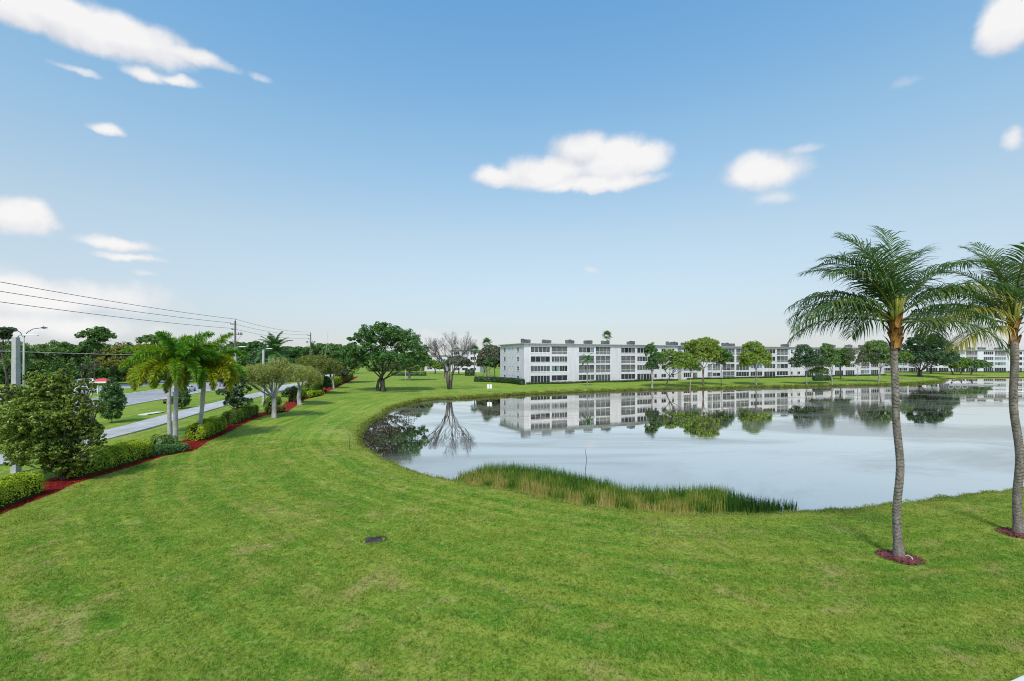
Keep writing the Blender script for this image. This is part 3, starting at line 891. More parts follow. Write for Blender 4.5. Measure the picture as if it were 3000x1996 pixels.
def frond_mesh(name, mat, L, th0, droop, rng, nl=44, leafL=.8, leafW=.045, hang=.55, plume=False, rach_r=.028, rach_mat=None, start=.14, vee=.35, arch=1.7):
    """palm leaf growing from the origin in +X; th0 start elevation (rad), droop total bend (rad)"""
    n = 18
    ts = np.linspace(0, 1, n+1)
    th = th0 - droop*ts**(1.15 if plume else arch)
    dx = np.cos(th)*L/n; dz = np.sin(th)*L/n
    X = np.concatenate([[0], np.cumsum(dx[:-1])]); Z = np.concatenate([[0], np.cumsum(dz[:-1])])
    side = rng.normal(0, .05)*L
    Yc = side*ts**2
    C = np.column_stack([X, Yc, Z])
    def samp(t):
        return np.column_stack([np.interp(t, ts, C[:, i]) for i in range(3)]), np.interp(t, ts, th)
    per = 2 if not plume else 5
    t = np.repeat(np.linspace(start, .995, nl), per) + rng.uniform(-.004, .004, nl*per)
    t = np.clip(t, 0, 1)
    sd = np.tile([1, -1] if not plume else [0, 1, 2, 3, 4], nl)
    p, a = samp(t)
    tang = np.column_stack([np.cos(a), np.zeros_like(a), np.sin(a)])
    upv = np.column_stack([-np.sin(a), np.zeros_like(a), np.cos(a)])
    sv = np.zeros_like(tang); sv[:, 1] = 1
    prof = np.clip(np.sin(np.pi*(t*.80+.16))**.7, .12, 1)
    ll = leafL*prof*rng.uniform(.72, 1.12, len(t))*np.where(rng.random(len(t)) < .07, .25, 1)
    if plume:
        phi = sd*2*np.pi/5 + rng.uniform(-.5, .5, len(t))
        lat = sv*np.cos(phi)[:, None] + upv*np.sin(phi)[:, None]
        d0 = unit(lat + tang*.55)
    else:
        d0 = unit(sv*sd[:, None] + tang*(.45+.7*t[:, None]) + upv*(vee + rng.normal(0, .08, len(t)))[:, None])
    g = np.array([0, 0, -1.0])
    d1 = unit(d0 + g*(hang*rng.uniform(.6, 1.3, len(t)))[:, None])
    d2 = unit(d1 + g*(hang*1.5*rng.uniform(.6, 1.3, len(t)))[:, None])
    q0 = p; q1 = p + d0*(ll*.34)[:, None]; q2 = q1 + d1*(ll*.36)[:, None]; q3 = q2 + d2*(ll*.30)[:, None]
    wv = unit(np.cross(d0, upv + rng.normal(0, .15, (len(t), 3)))) if not plume else unit(np.cross(d0, rng.normal(size=(len(t), 3))))
    w = (leafW*rng.uniform(.8, 1.15, len(t)))[:, None]*.5
    V = np.stack([q0-wv*w*.5, q0+wv*w*.5, q1-wv*w, q1+wv*w, q2-wv*w*.8, q2+wv*w*.8, q3-wv*w*.12, q3+wv*w*.12], 1).reshape(-1, 3)
    o = np.arange(len(t))[:, None]*8
    Fc = np.concatenate([o+np.array([[0,1,3,2]]), o+np.array([[2,3,5,4]]), o+np.array([[4,5,7,6]])], 1).reshape(-1, 4)
    tint = np.repeat(np.clip(rng.uniform(.1, .7, len(t)) + .2*rng.uniform() - .1, 0, 1), 3)
    # rachis
    mbv = []; mbf = []
    for i in range(n+1):
        r = rach_r*(1-.85*ts[i]) + .004
        b0 = len(V) + len(mbv)
        for k in range(4):
            an = k*math.pi/2
            mbv.append(C[i] + np.array([0, math.cos(an)*r*1.2, 0]) + np.array([-math.sin(th[i]), 0, math.cos(th[i])])*math.sin(an)*r)
        if i:
            for k in range(4): mbf.append((b0-4+k, b0-4+(k+1) % 4, b0+(k+1) % 4, b0+k))
    V = np.concatenate([V, np.array(mbv)]); Fc = np.concatenate([Fc, np.array(mbf)])
    tint = np.concatenate([tint, np.full(len(mbf), .95)])
    me = nmesh(name, V, Fc, mat, {'tint': ('FACE', tint)})
    return me

def fan_mesh(name, mat, L, rng, n=26):
    """fan palm leaf: stalk along +X, blade of stiff fingers"""
    V = []; Fs = []; tint = []
    def addq(a, b, c, d, t):
        k = len(V); V.extend([a, b, c, d]); Fs.append((k, k+1, k+2, k+3)); tint.append(t)
    st = L*.5
    addq((0,-.03,0), (0,.03,0), (st,.02,.03), (st,-.02,.03), .9)
    for i in range(n):
        a = -2.1 + 4.2*i/(n-1); l = L*.62*(1-.25*abs(a)/2.1)*rng.uniform(.9, 1.05)
        d = np.array([math.cos(a), math.sin(a), .12*math.cos(3*a)]); c = np.array([st, 0, .03])
        p1 = c + d*l*.6; p2 = c + d*l + np.array([0, 0, -.22*l])
        sd = np.array([-d[1], d[0], 0])*l*.075
        addq(c-sd*.1, c+sd*.1, p1+sd, p1-sd, rng.uniform(.2, .8)); addq(p1-sd, p1+sd, p2+sd*.1, p2-sd*.1, rng.uniform(.2, .8))
    return nmesh(name, np.array(V), np.array(Fs), mat, {'tint': ('FACE', tint)})

def trunk_mesh(pts, rads, mat, n=14, rings=70, ridge=.035, rng=None):
    P = np.array(pts, float); s = np.concatenate([[0], np.cumsum(np.linalg.norm(np.diff(P, axis=0), axis=1))]); s /= s[-1]
    # smooth the path
    q = np.linspace(0, 1, rings*2+1)
    C = np.column_stack([np.interp(q, s, P[:, i]) for i in range(3)])
    ker = np.ones(31)/31
    for i in range(2):
        C[:, i] = np.convolve(np.pad(C[:, i], 15, mode='reflect', reflect_type='odd'), ker, 'valid')
    R = np.interp(q, s, rads)*(1 + ridge*np.where(np.arange(len(q)) % 2 == 0, 1, -1)*(rng.uniform(.3, 1.2, len(q)) if rng is not None else 1))
    mb = MB(); mb.tube([tuple(c) for c in C], list(R), n)
    return mb.mesh('trunk', mat)

def ringed_bark(name, lo, hi, ring, freq):
    m, T, out = mat_new(name)
    tc = T.new('ShaderNodeTexCoord')
    v = tc.outputs['Object']
    n1 = T.noise(T.vm('MULTIPLY', v, (3, 3, 1)), 2.0, 6, .65)
    sep = T.new('ShaderNodeSeparateXYZ'); T.l.new(v, sep.inputs[0])
    zz = T.m('ADD', T.m('MULTIPLY', sep.outputs[2], freq), T.m('MULTIPLY', T.noise(T.vm('MULTIPLY', v, (2, 2, .5)), 1.5, 3), 4.5))
    rg = T.m('FRACT', zz)
    rm = T.m('MULTIPLY', T.smooth(rg, .30, .05), T.smooth(T.noise(T.vm('MULTIPLY', v, (2.5, 2.5, 1.2)), 2, 3), .36, .52))
    col = T.mix(T.smooth(n1, .3, .7), (*lo, 1), (*hi, 1))
    col = T.mix(T.m('MULTIPLY', rm, .62), col, (*ring, 1))
    lich = T.smooth(T.noise(v, 1.3, 6, .7), .56, .68)
    col = T.mix(T.m('MULTIPLY', lich, .4), col, (.10, .105, .055, 1))
    h = T.m('SUBTRACT', n1, T.m('MULTIPLY', rm, .8))
    principled(T, out, col, .9, .1, h, .7, .03)
    return m
COCO_BARK = ringed_bark('bark_coconut', (.155,.125,.105), (.30,.255,.225), (.035,.028,.025), 6.5)

# ------------------------------------------------------------------ the two coconut palms on the lawn
def coconut(label, base, path, crown_z_px, seed, fr_spec, trunk_w):
    rng = np.random.default_rng(seed)
    b = at(*base)
    root = empty('coconut_palm', b, label, 'palm', 'coconut palms on the near lawn')
    pts = [(0, 0, -.1)]
    for k, (px, py) in enumerate(path):
        c = at_depth(px, py, b.y); pts.append((c.x-b.x, .10*math.sin(k*1.3), c.z-b.z))
    s = np.linspace(0, 1, len(pts))
    rads = trunk_w*np.interp(s, [0, .04, .12, .5, .8, .92, 1], [1.75, 1.30, 1.08, 1.0, .92, 1.0, .95])
    link('trunk', trunk_mesh(pts, rads, COCO_BARK, 16, 75, .03, rng), root)
    top = Vector(pts[-1])
    # old leaf bases wrapped round the top of the trunk
    bm = []
    for q in range(3):
        w = MB(); V = []; Fs = []
        nn = 7
        for i in range(nn):
            t = i/(nn-1)
            r = .15 + .05*t + .13*t**3; hw = .95*(1-t)**.7 + .10
            for k in range(5):
                a = (k/4-.5)*2*hw*.9
                V.append((r*math.cos(a), r*math.sin(a), .52*t + .03*math.cos(a*3)+rng.normal(0, .008)))
        for i in range(nn-1):
            for k in range(4): Fs.append((i*5+k, i*5+k+1, (i+1)*5+k+1, (i+1)*5+k))
        w.add(V, Fs, 0, True); bm.append(w.mesh('leaf_base', M['boot']))
    for k in range(20):
        zq = -.98 + k*.062
        f_ = 1.0 + .15*math.sin(k)
        o = link('leaf_base', bm[k % 3], root, (top.x - .0*zq, top.y, top.z + zq), (0, rng.uniform(-.05, .12), k*2.399 + rng.uniform(-.2, .2)), (f_, f_, rng.uniform(.8, 1.15)))
    for (azd, eld, drp, Lf, mt) in fr_spec:
        me = frond_mesh('frond', LF[mt], Lf*(.99 if eld > 65 else 1.02), math.radians(eld), math.radians(drp*1.08), rng, nl=46, leafL=1.5, leafW=.045, hang=.85 if eld < 60 else .34, rach_r=.036, start=.16, vee=.15 if eld < 50 else .3)
        hgt = .12 + .5*max(0, eld)/90
        o = link('frond', me, root, (top.x, top.y, top.z + hgt), (rng.normal(0, .12), 0, math.radians(azd)))
    for k in range(9):    # green leaf stalks at the heart
        a = k*2.4; d = Vector((math.cos(a)*.30, math.sin(a)*.30, 1.15))
        p = MB(); p.tube([top + Vector((0, 0, -.25)), top + d*.5, top + d*1.1], [.085, .06, .035], 7); p.build('leaf_stalk', M['petiole'], root)
    # mulch ring
    mr = MB(); V = [(0, 0, .10)]; n = 40
    for r_, z_ in ((.34, .09), (.54, .055), (.68, .006)):
        for k in range(n):
            a = 2*math.pi*k/n; rr = r_*(1+.10*math.sin(3*a+seed)+.08*rng.normal())
            V.append((math.cos(a)*rr, math.sin(a)*rr, z_ + H(b.x+math.cos(a)*rr, b.y+math.sin(a)*rr)-b.z + .006))
    Fs = [(0, 1+k, 1+(k+1) % n) for k in range(n)]
    for q in range(2):
        for k in range(n): Fs.append((1+q*n+k, 1+(q+1)*n+k, 1+(q+1)*n+(k+1) % n, 1+q*n+(k+1) % n))
    mr.add(V, Fs, 0, True)
    o = mr.build('mulch_ring', M['mulch_p'], None, b)
    nc = 900; aa = rng.uniform(0, 6.283, nc); rr = np.sqrt(rng.uniform(.03, 1, nc))*.80
    CP = np.column_stack([np.cos(aa)*rr, np.sin(aa)*rr]); zc = height(CP + np.array([b.x, b.y])) - b.z
    V, Fc = leaf_quads(np.column_stack([CP, zc + .03 + .08*np.clip(1-rr/.8, 0, 1) + rng.uniform(0, .03, nc)]), rng.normal(size=(nc, 3))*.7+np.array([0, 0, 1]), rng.uniform(.04, .12, nc), rng.uniform(.02, .045, nc), rng)
    ch = link('mulch_chips', nmesh('mulch_chips', V, Fc, M['mulch_p']), o); ch['kind'] = 'stuff'
    tag(o, 'faded pink mulch circle at the foot of the ' + ('full coconut palm' if seed == 1 else 'coconut palm cut by the picture edge'), 'mulch', 'mulch circles')
    return b

# azimuth 180 points to the left of the picture, 270 towards the camera
fr1 = [(182,18,62,4.3,'coco'), (172,38,78,4.2,'coco'), (196,55,85,4.1,'coco'), (165,66,70,4.0,'coco'), (162,30,90,4.1,'coco'),
       (150,78,45,4.1,'coco'), (110,80,50,4.2,'coco'), (100,86,30,4.0,'coco'), (20,72,68,4.3,'coco'), (340,60,80,4.1,'coco'),
       (2,40,75,4.2,'coco'), (355,22,70,4.0,'coco'), (30,12,60,4.0,'coco'), (140,34,85,4.1,'coco'), (320,44,90,4.0,'coco'),
       (215,66,80,4.2,'coco'), (60,50,80,4.0,'coco'), (120,45,85,4.0,'coco'), (80,20,70,3.9,'coco'), (145,14,65,3.9,'coco'),
       (320,8,80,3.6,'coco'), (130,60,72,4.2,'coco'), (10,58,70,4.3,'coco'), (192,28,70,4.2,'coco'), (188,70,95,4.2,'coco')]
fr2 = [(180,14,48,4.6,'coco'), (172,30,70,4.4,'coco'), (190,48,85,4.2,'coco_y'), (160,62,75,4.2,'coco'), (188,24,72,4.2,'coco_y'),
       (140,80,45,4.0,'coco'), (95,84,35,4.0,'coco'), (240,75,60,4.0,'coco'), (30,70,65,4.2,'coco'), (345,55,80,4.1,'coco'),
       (5,35,75,4.2,'coco'), (330,15,75,3.8,'coco'), (150,34,80,4.2,'coco'), (300,65,85,3.9,'coco'), (65,40,80,4.0,'coco'),
       (115,30,75,4.0,'coco'), (140,55,90,4.0,'coco'), (183,72,80,4.1,'coco'), (186,0,50,3.2,'coco_y'), (150,50,75,4.3,'coco')]
B1 = coconut('full coconut palm standing on the lawn with a kinked slender trunk', (2634,1634),
        [(2632,1590),(2629,1521),(2629,1470),(2630,1425),(2635,1370),(2637,1310),(2631,1270),(2625,1220),(2620,1170),(2618,1119),(2621,1060),(2623,1010),(2623,960)], 950, 1, fr1, .132)
B2 = coconut('coconut palm with yellowing fronds, cut off by the right picture edge', (2986,1565),
        [(2984,1530),(2982,1483),(2984,1425),(2985,1368),(2982,1310),(2978,1253),(2973,1195),(2969,1138),(2967,1090),(2968,1027),(2970,965)], 950, 2, fr2, .150)
# hose stub in the first mulch ring
hs = MB(); c = at(2668, 1642)
hs.tube([(c.x-.10, c.y+.20, c.z+.08), (c.x+.02, c.y+.16, c.z+.14), (c.x+.05, c.y+.02, c.z+.12), (c.x-.04, c.y-.16, c.z+.05)], .022, 7)
tag(hs.build('irrigation_hose', M['hose']), 'short pale irrigation hose curling out of the pink mulch circle', 'hose')

# ------------------------------------------------------------------ other palms
def feather_palm(label, base, crown, seed, leaf, n, Lf, trunk_r, bark, eld=(75, -5), drp=(55, 95), plume=False, nl=30, leafL=.6, leafW=.06, hang=.5,
                 name='feather_palm', group=None, extra=(), crownshaft=False, z=None, trunk_bot=1.3):
    rng = np.random.default_rng(seed)
    b = at(*base) if not isinstance(base, Vector) else base
    root = empty(name, b, label, 'palm', group)
    c = at_depth(crown[0], crown[1], b.y); tp = np.array([c.x-b.x, 0, c.z-b.z])
    pts = [np.array([0, 0, -.1]) + tp*t*np.array([1, 1, 1]) + np.array([.06*math.sin(t*5+seed), .05*math.sin(t*4), 0]) for t in np.linspace(0, 1, 6)]
    link('trunk', trunk_mesh(pts, np.interp(np.linspace(0, 1, 6), [0, .1, .6, 1], [trunk_r*trunk_bot, trunk_r, trunk_r*.95, trunk_r*.78]), BARK[bark], 10, 26, .012, rng), root)
    tp = pts[-1]
    if crownshaft:
        m_ = MB(); m_.tube([tp+np.array([0,0,-.2]), tp+np.array([0,0,.15]), tp+np.array([0,0,.8])], [trunk_r*.95, trunk_r*.9, trunk_r*.4], 9); m_.build('crownshaft', M['petiole'], root)
    cache = []
    for k in range(n):
        t = k/(n-1)
        el_ = eld[0] + (eld[1]-eld[0])*t; dr = drp[0] + (drp[1]-drp[0])*t
        mt = leaf if not isinstance(leaf, (list, tuple)) else leaf[0] if rng.random() > .04 + t*.5 else leaf[1]
        me = frond_mesh('frond', LF[mt], Lf*rng.uniform(.88, 1.08), math.radians(el_ + rng.normal(0, 5)), math.radians(dr + rng.normal(0, 7)), rng, nl, leafL, leafW, hang, plume, .022)
        link('frond', me, root, (tp[0], tp[1], tp[2] + (.5*(1-t) if crownshaft else .15*(1-t))), (0, 0, k*2.399963 + rng.uniform(-.25, .25)))
    for (azd, e_, d_, l_, mt) in extra:
        me = frond_mesh('frond', LF[mt], l_, math.radians(e_), math.radians(d_), rng, nl, leafL, leafW, hang, plume, .022)
        link('frond', me, root, (tp[0], tp[1], tp[2]+.1), (0, 0, math.radians(azd)))
    return root

def fan_palm(label, base, crown, seed, Lf=1.5, n=17, tr=.16):
    rng = np.random.default_rng(seed)
    b = at(*base) if not isinstance(base, Vector) else base
    root = empty('fan_palm', b, label, 'palm', 'tall fan palms')
    c = at_depth(crown[0], crown[1], b.y); tp = np.array([c.x-b.x, 0, c.z-b.z])
    pts = [tp*t + np.array([.08*math.sin(t*4+seed), 0, 0]) for t in np.linspace(0, 1, 6)]
    link('trunk', trunk_mesh(pts, [tr*1.4, tr, tr*.9, tr*.85, tr*.8, tr*.9], BARK['brown'], 8, 24, .02, rng), root)
    tp = pts[-1]
    ms = [fan_mesh('frond', LF['queen'], Lf*1.35*rng.uniform(.9, 1.1), rng, 18) for _ in range(3)]
    for k in range(n):
        el_ = 85 - 120*k/(n-1)
        link('frond', ms[k % 3], root, tuple(tp), (rng.normal(0, .2), -math.radians(el_), k*2.4))
    return root

# trio of foxtail palms by the hedge
feather_palm('tallest foxtail palm of the trio, whose pale trunk stands in the low dark green shrubs', (512,1300), (519,1076), 21, ('fox', 'fox_y'), 15, 4.5, .19, 'palm',
             (78, 25), (75, 135), True, 90, .78, .068, .25, 'foxtail_palm', 'foxtail palms by the hedge', ((268, 25, 135, 3.9, 'fox_y'), (190, 30, 130, 4.1, 'fox_y'), (305, 25, 135, 3.9, 'fox_y'), (230, 30, 140, 4.0, 'fox_y')), True)
feather_palm('foxtail palm with a dead grey frond, rear trunk of the trio', (498,1276), (494,1082), 22, ('fox', 'fox_y'), 13, 4.5, .18, 'palm',
             (75, 25), (75, 130), True, 90, .78, .068, .25, 'foxtail_palm', 'foxtail palms by the hedge', ((172, 25, 125, 3.6, 'fox_d'), (200, 35, 135, 4.4, 'fox_y'), (178, 40, 130, 4.3, 'fox'), (215, 25, 135, 4.0, 'fox_y')), True)
feather_palm('foxtail palm with a brown scarred trunk nearest the red mulch curve', (583,1285), (600,1094), 23, ('fox', 'fox_y'), 14, 4.4, .185, 'palm',
             (78, 25), (70, 135), True, 90, .78, .068, .25, 'foxtail_palm', 'foxtail palms by the hedge', ((5, 40, 135, 4.2, 'fox_y'), (352, 15, 110, 3.4, 'fox_d'), (320, 30, 140, 3.8, 'fox_y'), (345, 45, 130, 4.1, 'fox_y')), True)
feather_palm('tall dark royal palm rising behind the pale flat topped trees', Vector((-52.5, 100, 1.2)), (806,1034), 24, 'queen', 26, 5.0, .24, 'palm', (84, -15), (55, 100), False, 44, 1.25, .14, .5, 'royal_palm')
feather_palm('small bushy palm top showing above the foxtail palms', Vector((-54.6, 80, 1.2)), (594,1028), 25, 'fox', 13, 2.4, .18, 'brown', (85, 5), (40, 90), False, 26, .6, .07, .3, 'date_palm')
feather_palm('slim queen palm on the far lawn in front of the apartment block', (1720,1132), (1721,1056), 26, 'queen', 15, 2.7, .15, 'grey', (80, -5), (60, 120), False, 30, .75, .085, .7, 'queen_palm')
feather_palm('queen palm beside the rounded tree with a thick grey trunk', (1435,1116), (1433,1065), 27, 'queen', 14, 3.0, .22, 'grey', (80, 0), (70, 125), False, 30, .8, .09, .7, 'queen_palm')
feather_palm('paler queen palm against the dark side of the rounded tree', (1450,1108), (1449,1066), 28, 'queen', 12, 3.0, .16, 'pale', (80, 0), (70, 125), False, 30, .8, .09, .7, 'queen_palm')
feather_palm('dark clumped palm behind the leafless tree', Vector((-25.5, 172, 1.2)), (1302,1068), 29, 'queen', 13, 3.4, .2, 'brown', (80, -10), (70, 120), False, 26, .8, .10, .6, 'date_palm')
feather_palm('palm top glimpsed behind the flat topped trees near the far pole', Vector((-57.5, 140, 1.2)), (914,1025), 30, 'queen', 12, 2.6, .2, 'brown', (85, 10), (50, 95), False, 26, .7, .10, .5, 'date_palm')
fan_palm('fan palm rising behind the flat roof of the nearest block', Vector((36.5, 175, 1.2)), (1778,985), 41, 1.7)
fan_palm('fan palm whose head tops the rounded tree', Vector((-10.2, 186, 1.2)), (1426,1008), 42, 1.9)
fan_palm('thin fan palm standing clear beside the pale far block', Vector((-16.0, 195, 1.2)), (1390,1026), 43, 1.7, tr=.2)

# ------------------------------------------------------------------ broadleaf trees
tree('ficus_tree', 'broad ficus with dark spreading crown and many stems on the lawn', (1117,1146),
     [(1062,1000,44,36,.2),(1115,985,60,38,-.3),(1165,1005,60,48,.3),(1205,1035,48,42,0),(1040,1035,42,26,-.4),(1100,1050,60,22,.6),(1150,1055,70,24,-.7),(1215,1062,38,20,.2),(1085,1030,50,26,-1.0)],
     'ficus', 'dark', .62, 51, stems=4, clumps=330, clump_r=.23, per=60, leaf_size=.42, fork=.22, spread=.9)
tree('ficus_tree', 'second dark tree close behind the right side of the broad ficus', (1199,1114),
     [(1190,1058,34,26),(1225,1055,36,26),(1250,1068,22,18),(1205,1075,40,14)], 'ficus', 'grey', .42, 52, clumps=150, clump_r=.25, per=55, leaf_size=.5)
tree('shade_tree', 'dark low crowned tree merging with the left side of the broad ficus', (1003,1122),
     [(985,1040,40,30),(1030,1050,38,26),(1005,1065,52,26),(1050,1070,30,16)], 'ficus', 'dark', .42, 53, clumps=190, clump_r=.25, per=55, leaf_size=.48)
bare_tree('leafless_tree', 'tall leafless grey tree with several stems near the lake head', (1317,1141), 980, 112, 'bare', 54, 5, .19, 6)
tree('rounded_tree', 'dense rounded olive grey tree beside the end wall of the nearest block', Vector((-10.5, 172, 1.2)),
     [(1440,1052,38,38,0),(1420,1062,22,34,.2),(1456,1064,18,36,-.2)], 'brown', 'grey', .3, 55, clumps=420, clump_r=.22, per=80, leaf_size=.5, shell=.7)

# pale flat topped trees along the hedge
tree('flat_topped_tree', 'nearest pale flat topped tree with forked limbs and whitened trunk', (803,1225),
     [(728,1096,46,24,.1),(780,1090,52,26,-.5),(842,1092,48,25,.3),(800,1078,46,20,.7),(765,1104,36,17,-.9),(815,1064,30,16,.2),(700,1104,24,14,.0)],
     'wispy', 'pale', .30, 61, fork=.26, clumps=330, clump_r=.26, per=80, leaf_size=.17, droop=.95, aspect=.35, twigs=16, shell=.35)
tree('flat_topped_tree', 'second pale flat topped tree with a thick white trunk in the mulch', (879,1187),
     [(870,1093,44,24,.2),(905,1098,38,26,-.4),(850,1086,34,20,.6),(922,1108,22,22,.1)], 'wispy', 'pale', .34, 62, fork=.36, clumps=270, clump_r=.26, per=80, leaf_size=.2, droop=1.0, aspect=.35, twigs=14, shell=.35)
tree('flat_topped_tree', 'third flat topped tree, taller, with two thin white stems', (918,1156),
     [(905,1064,40,24,.2),(945,1068,42,28,-.4),(970,1080,22,24,.2)], 'olive', 'pale', .2, 63, fork=.42, clumps=190, clump_r=.26, per=80, leaf_size=.25, droop=.7, aspect=.4, twigs=12, stems=2)
tree('flat_topped_tree', 'fourth flat topped tree with a straight white trunk farther along the hedge', (978,1139),
     [(968,1070,26,18,.2),(985,1078,22,16,-.4),(955,1085,20,12,.3)], 'olive', 'pale', .22, 64, fork=.45, clumps=120, clump_r=.28, per=70, leaf_size=.28, droop=.6, aspect=.4)
tree('magnolia_sapling', 'dark glossy sapling standing in a gap between two hedges', (697,1234),
     [(690,1120,26,18,.2),(668,1150,26,14,-.2),(705,1145,26,20,.1),(675,1185,26,16,.3),(718,1180,22,16,-.1),(690,1168,24,20,0)], 'dark', 'dark', .09, 65, fork=.2, clumps=110, clump_r=.3, per=34, leaf_size=.24, aspect=.5)
tree('dark_shrub', 'dark shrub under the second flat topped tree', (862,1180), [(852,1152,22,20),(838,1158,14,16)], 'dark', 'dark', .08, 66, clumps=70, clump_r=.3, per=50, leaf_size=.22, cat='shrub')
tree('dark_shrub', 'dark shrub under the third flat topped tree', (955,1150), [(945,1122,22,22),(958,1130,14,18)], 'dark', 'dark', .09, 67, clumps=70, clump_r=.3, per=50, leaf_size=.28, cat='shrub')
tree('dark_shrub', 'brownish shrub past the fourth flat topped tree', (1000,1124), [(1003,1096,18,16),(995,1102,14,12)], 'brown', 'dark', .1, 68, clumps=60, clump_r=.3, per=50, leaf_size=.3, cat='shrub')

# big glossy bush and the conical shrubs
tree('large_bush', 'large glossy olive bush towering over the hedge beside the street lamp', (186,1409),
     [(160,1135,58,42,-.2),(95,1185,66,48,.2),(215,1200,52,48,-.1),(150,1220,84,58,-.5),(55,1262,70,46,.1),(238,1275,46,50,.2),(150,1300,82,56,-.3),(70,1312,62,36,.3),(190,1355,56,36,0),(15,1235,54,44,.2),(282,1195,20,24,0),(250,1132,26,22,.1),(105,1105,30,20,0),(28,1158,34,30,.1),(288,1290,20,28,0),(262,1345,26,22,-.3),(180,1096,24,16,.2),(240,1235,26,24,-1.2),(110,1250,34,30,-1.0),(60,1345,30,20,-.4)],
     'bush', 'dark', .10, 70, stems=5, fork=.12, clumps=1250, clump_r=.17, per=42, leaf_size=.15, aspect=.5, shell=.45, twigs=14, below=.8, spread=1.2, cat='bush')
def cone_shrub(label, base, top_y, w, seed, bark='dark'):
    h = base[1]-top_y; x = base[0]
    return tree('conical_shrub', label, base, [(x, base[1]-h*.26, w*.42, h*.20, 0), (x, base[1]-h*.45, w*.52, h*.24, 0), (x, base[1]-h*.68, w*.40, h*.20, 0), (x, base[1]-h*.86, w*.2, h*.14, 0)],
                'oak', bark, .06, seed, clumps=190, clump_r=.26, per=60, leaf_size=.16, fork=.2, group='clipped shrubs on the verge', cat='shrub', below=.9, shell=.55, twigs=5)
cone_shrub('tall clipped oval shrub alone on the grass verge', (328,1240), 1104, 62, 71)
cone_shrub('clipped dark shrub on the verge behind the foxtail palm trunks', (531,1198), 1128, 46, 72)

# the row along the far shore
tree('lakeside_tree', 'slender upright tree at the bank with a grey flared trunk', (1909,1138), [(1908,1032,15,24),(1922,1060,18,24),(1912,1075,16,14)], 'oak', 'grey', .26, 81, clumps=110, clump_r=.3, per=60, leaf_size=.36)
tree('lakeside_tree', 'leaning forked tree with wide umbrella crown at the bank', (1952,1134), [(1935,1060,24,24),(1965,1048,26,20),(1998,1060,30,26),(2028,1070,22,18),(1985,1075,34,12)], 'lime', 'dark', .2, 82, fork=.28, clumps=170, clump_r=.28, per=60, leaf_size=.36, lean=(.9, 0))
tree('lakeside_tree', 'thin pale stemmed tree just right of the umbrella crown', (2021,1136), [(2022,1075,18,14),(2035,1082,14,10)], 'oak', 'pale', .1, 83, clumps=50, clump_r=.33, per=50, leaf_size=.34)
tree('lakeside_tree', 'tallest full crowned lime green tree in the lakeside row', (2060,1130), [(2035,1025,28,24),(2070,1015,34,22),(2092,1040,28,24),(2055,1050,36,22),(2105,1055,16,14)], 'lime', 'brown', .3, 84, clumps=230, clump_r=.27, per=60, leaf_size=.38, stems=2)
tree('lakeside_tree', 'small dark tree with a thin black stem beside the tallest lime green tree', (2113,1131), [(2118,1048,20,20),(2128,1058,16,14),(2112,1066,12,10)], 'ficus', 'dark', .09, 85, clumps=60, clump_r=.3, per=55, leaf_size=.36)
tree('lakeside_tree', 'egg shaped green tree standing alone before the porches', (2215,1129), [(2207,1030,26,26),(2190,1055,26,20),(2232,1052,22,24),(2210,1065,36,18)], 'lime', 'grey', .22, 86, clumps=180, clump_r=.28, per=60, leaf_size=.38)
tree('lakeside_tree', 'dark airy tree with a pale forked stem before the long block', (2364,1129), [(2355,1035,22,20),(2340,1060,20,18),(2378,1058,26,20),(2358,1070,26,12)], 'dark', 'grey', .16, 87, clumps=130, clump_r=.3, per=50, leaf_size=.36)
tree('lakeside_tree', 'vase shaped green tree over the low dark hedge', (2437,1127), [(2418,1035,18,24),(2405,1065,22,22),(2432,1060,22,24),(2400,1090,22,12)], 'oak', 'grey', .2, 88, clumps=150, clump_r=.3, per=55, leaf_size=.38)
tree('lakeside_tree', 'dark crowned tree behind the vase shaped tree', (2462,1112), [(2468,1048,24,22),(2460,1066,24,18),(2485,1040,18,18)], 'ficus', 'dark', .2, 89, clumps=120, clump_r=.3, per=55, leaf_size=.42)
tree('lakeside_tree', 'sparse half bare tree with a thin stem before the long block', (2512,1119), [(2512,1045,24,26),(2528,1065,16,16),(2500,1062,14,18)], 'brown', 'grey', .09, 90, clumps=60, clump_r=.36, per=30, leaf_size=.3)
tree('lakeside_tree', 'rounded green tree with curved trunk at the end of the long block', (2573,1120), [(2560,1030,32,28),(2590,1040,24,26),(2545,1055,22,18),(2585,1062,26,14)], 'oak', 'grey', .24, 91, clumps=180, clump_r=.28, per=60, leaf_size=.4, lean=(.8, 0))
tree('lakeside_tree', 'small pale green tree with a thin stem behind the full palm trunk', (2645,1112), [(2650,1045,14,13),(2662,1052,12,11),(2645,1060,10,8)], 'lime', 'grey', .08, 92, clumps=45, clump_r=.33, per=45, leaf_size=.36)
tree('shade_tree', 'large dark domed shade tree on the far lawn between the two coconut palms', (2696,1104),
     [(2665,1035,30,28,.2),(2700,1010,44,32,-.3),(2745,1020,42,34,.3),(2775,1050,28,24,0),(2700,1050,54,24,-.6),(2745,1058,50,16,.5),(2665,1060,26,16,.1)],
     'dark', 'dark', .75, 93, stems=3, fork=.22, clumps=290, clump_r=.24, per=60, leaf_size=.6, spread=.7)
tree('shade_tree', 'dark tree hidden behind the large domed shade tree', (2727,1095), [(2730,1050,40,24),(2790,1062,24,16)], 'dark', 'dark', .4, 94, clumps=110, clump_r=.28, per=50, leaf_size=.65)
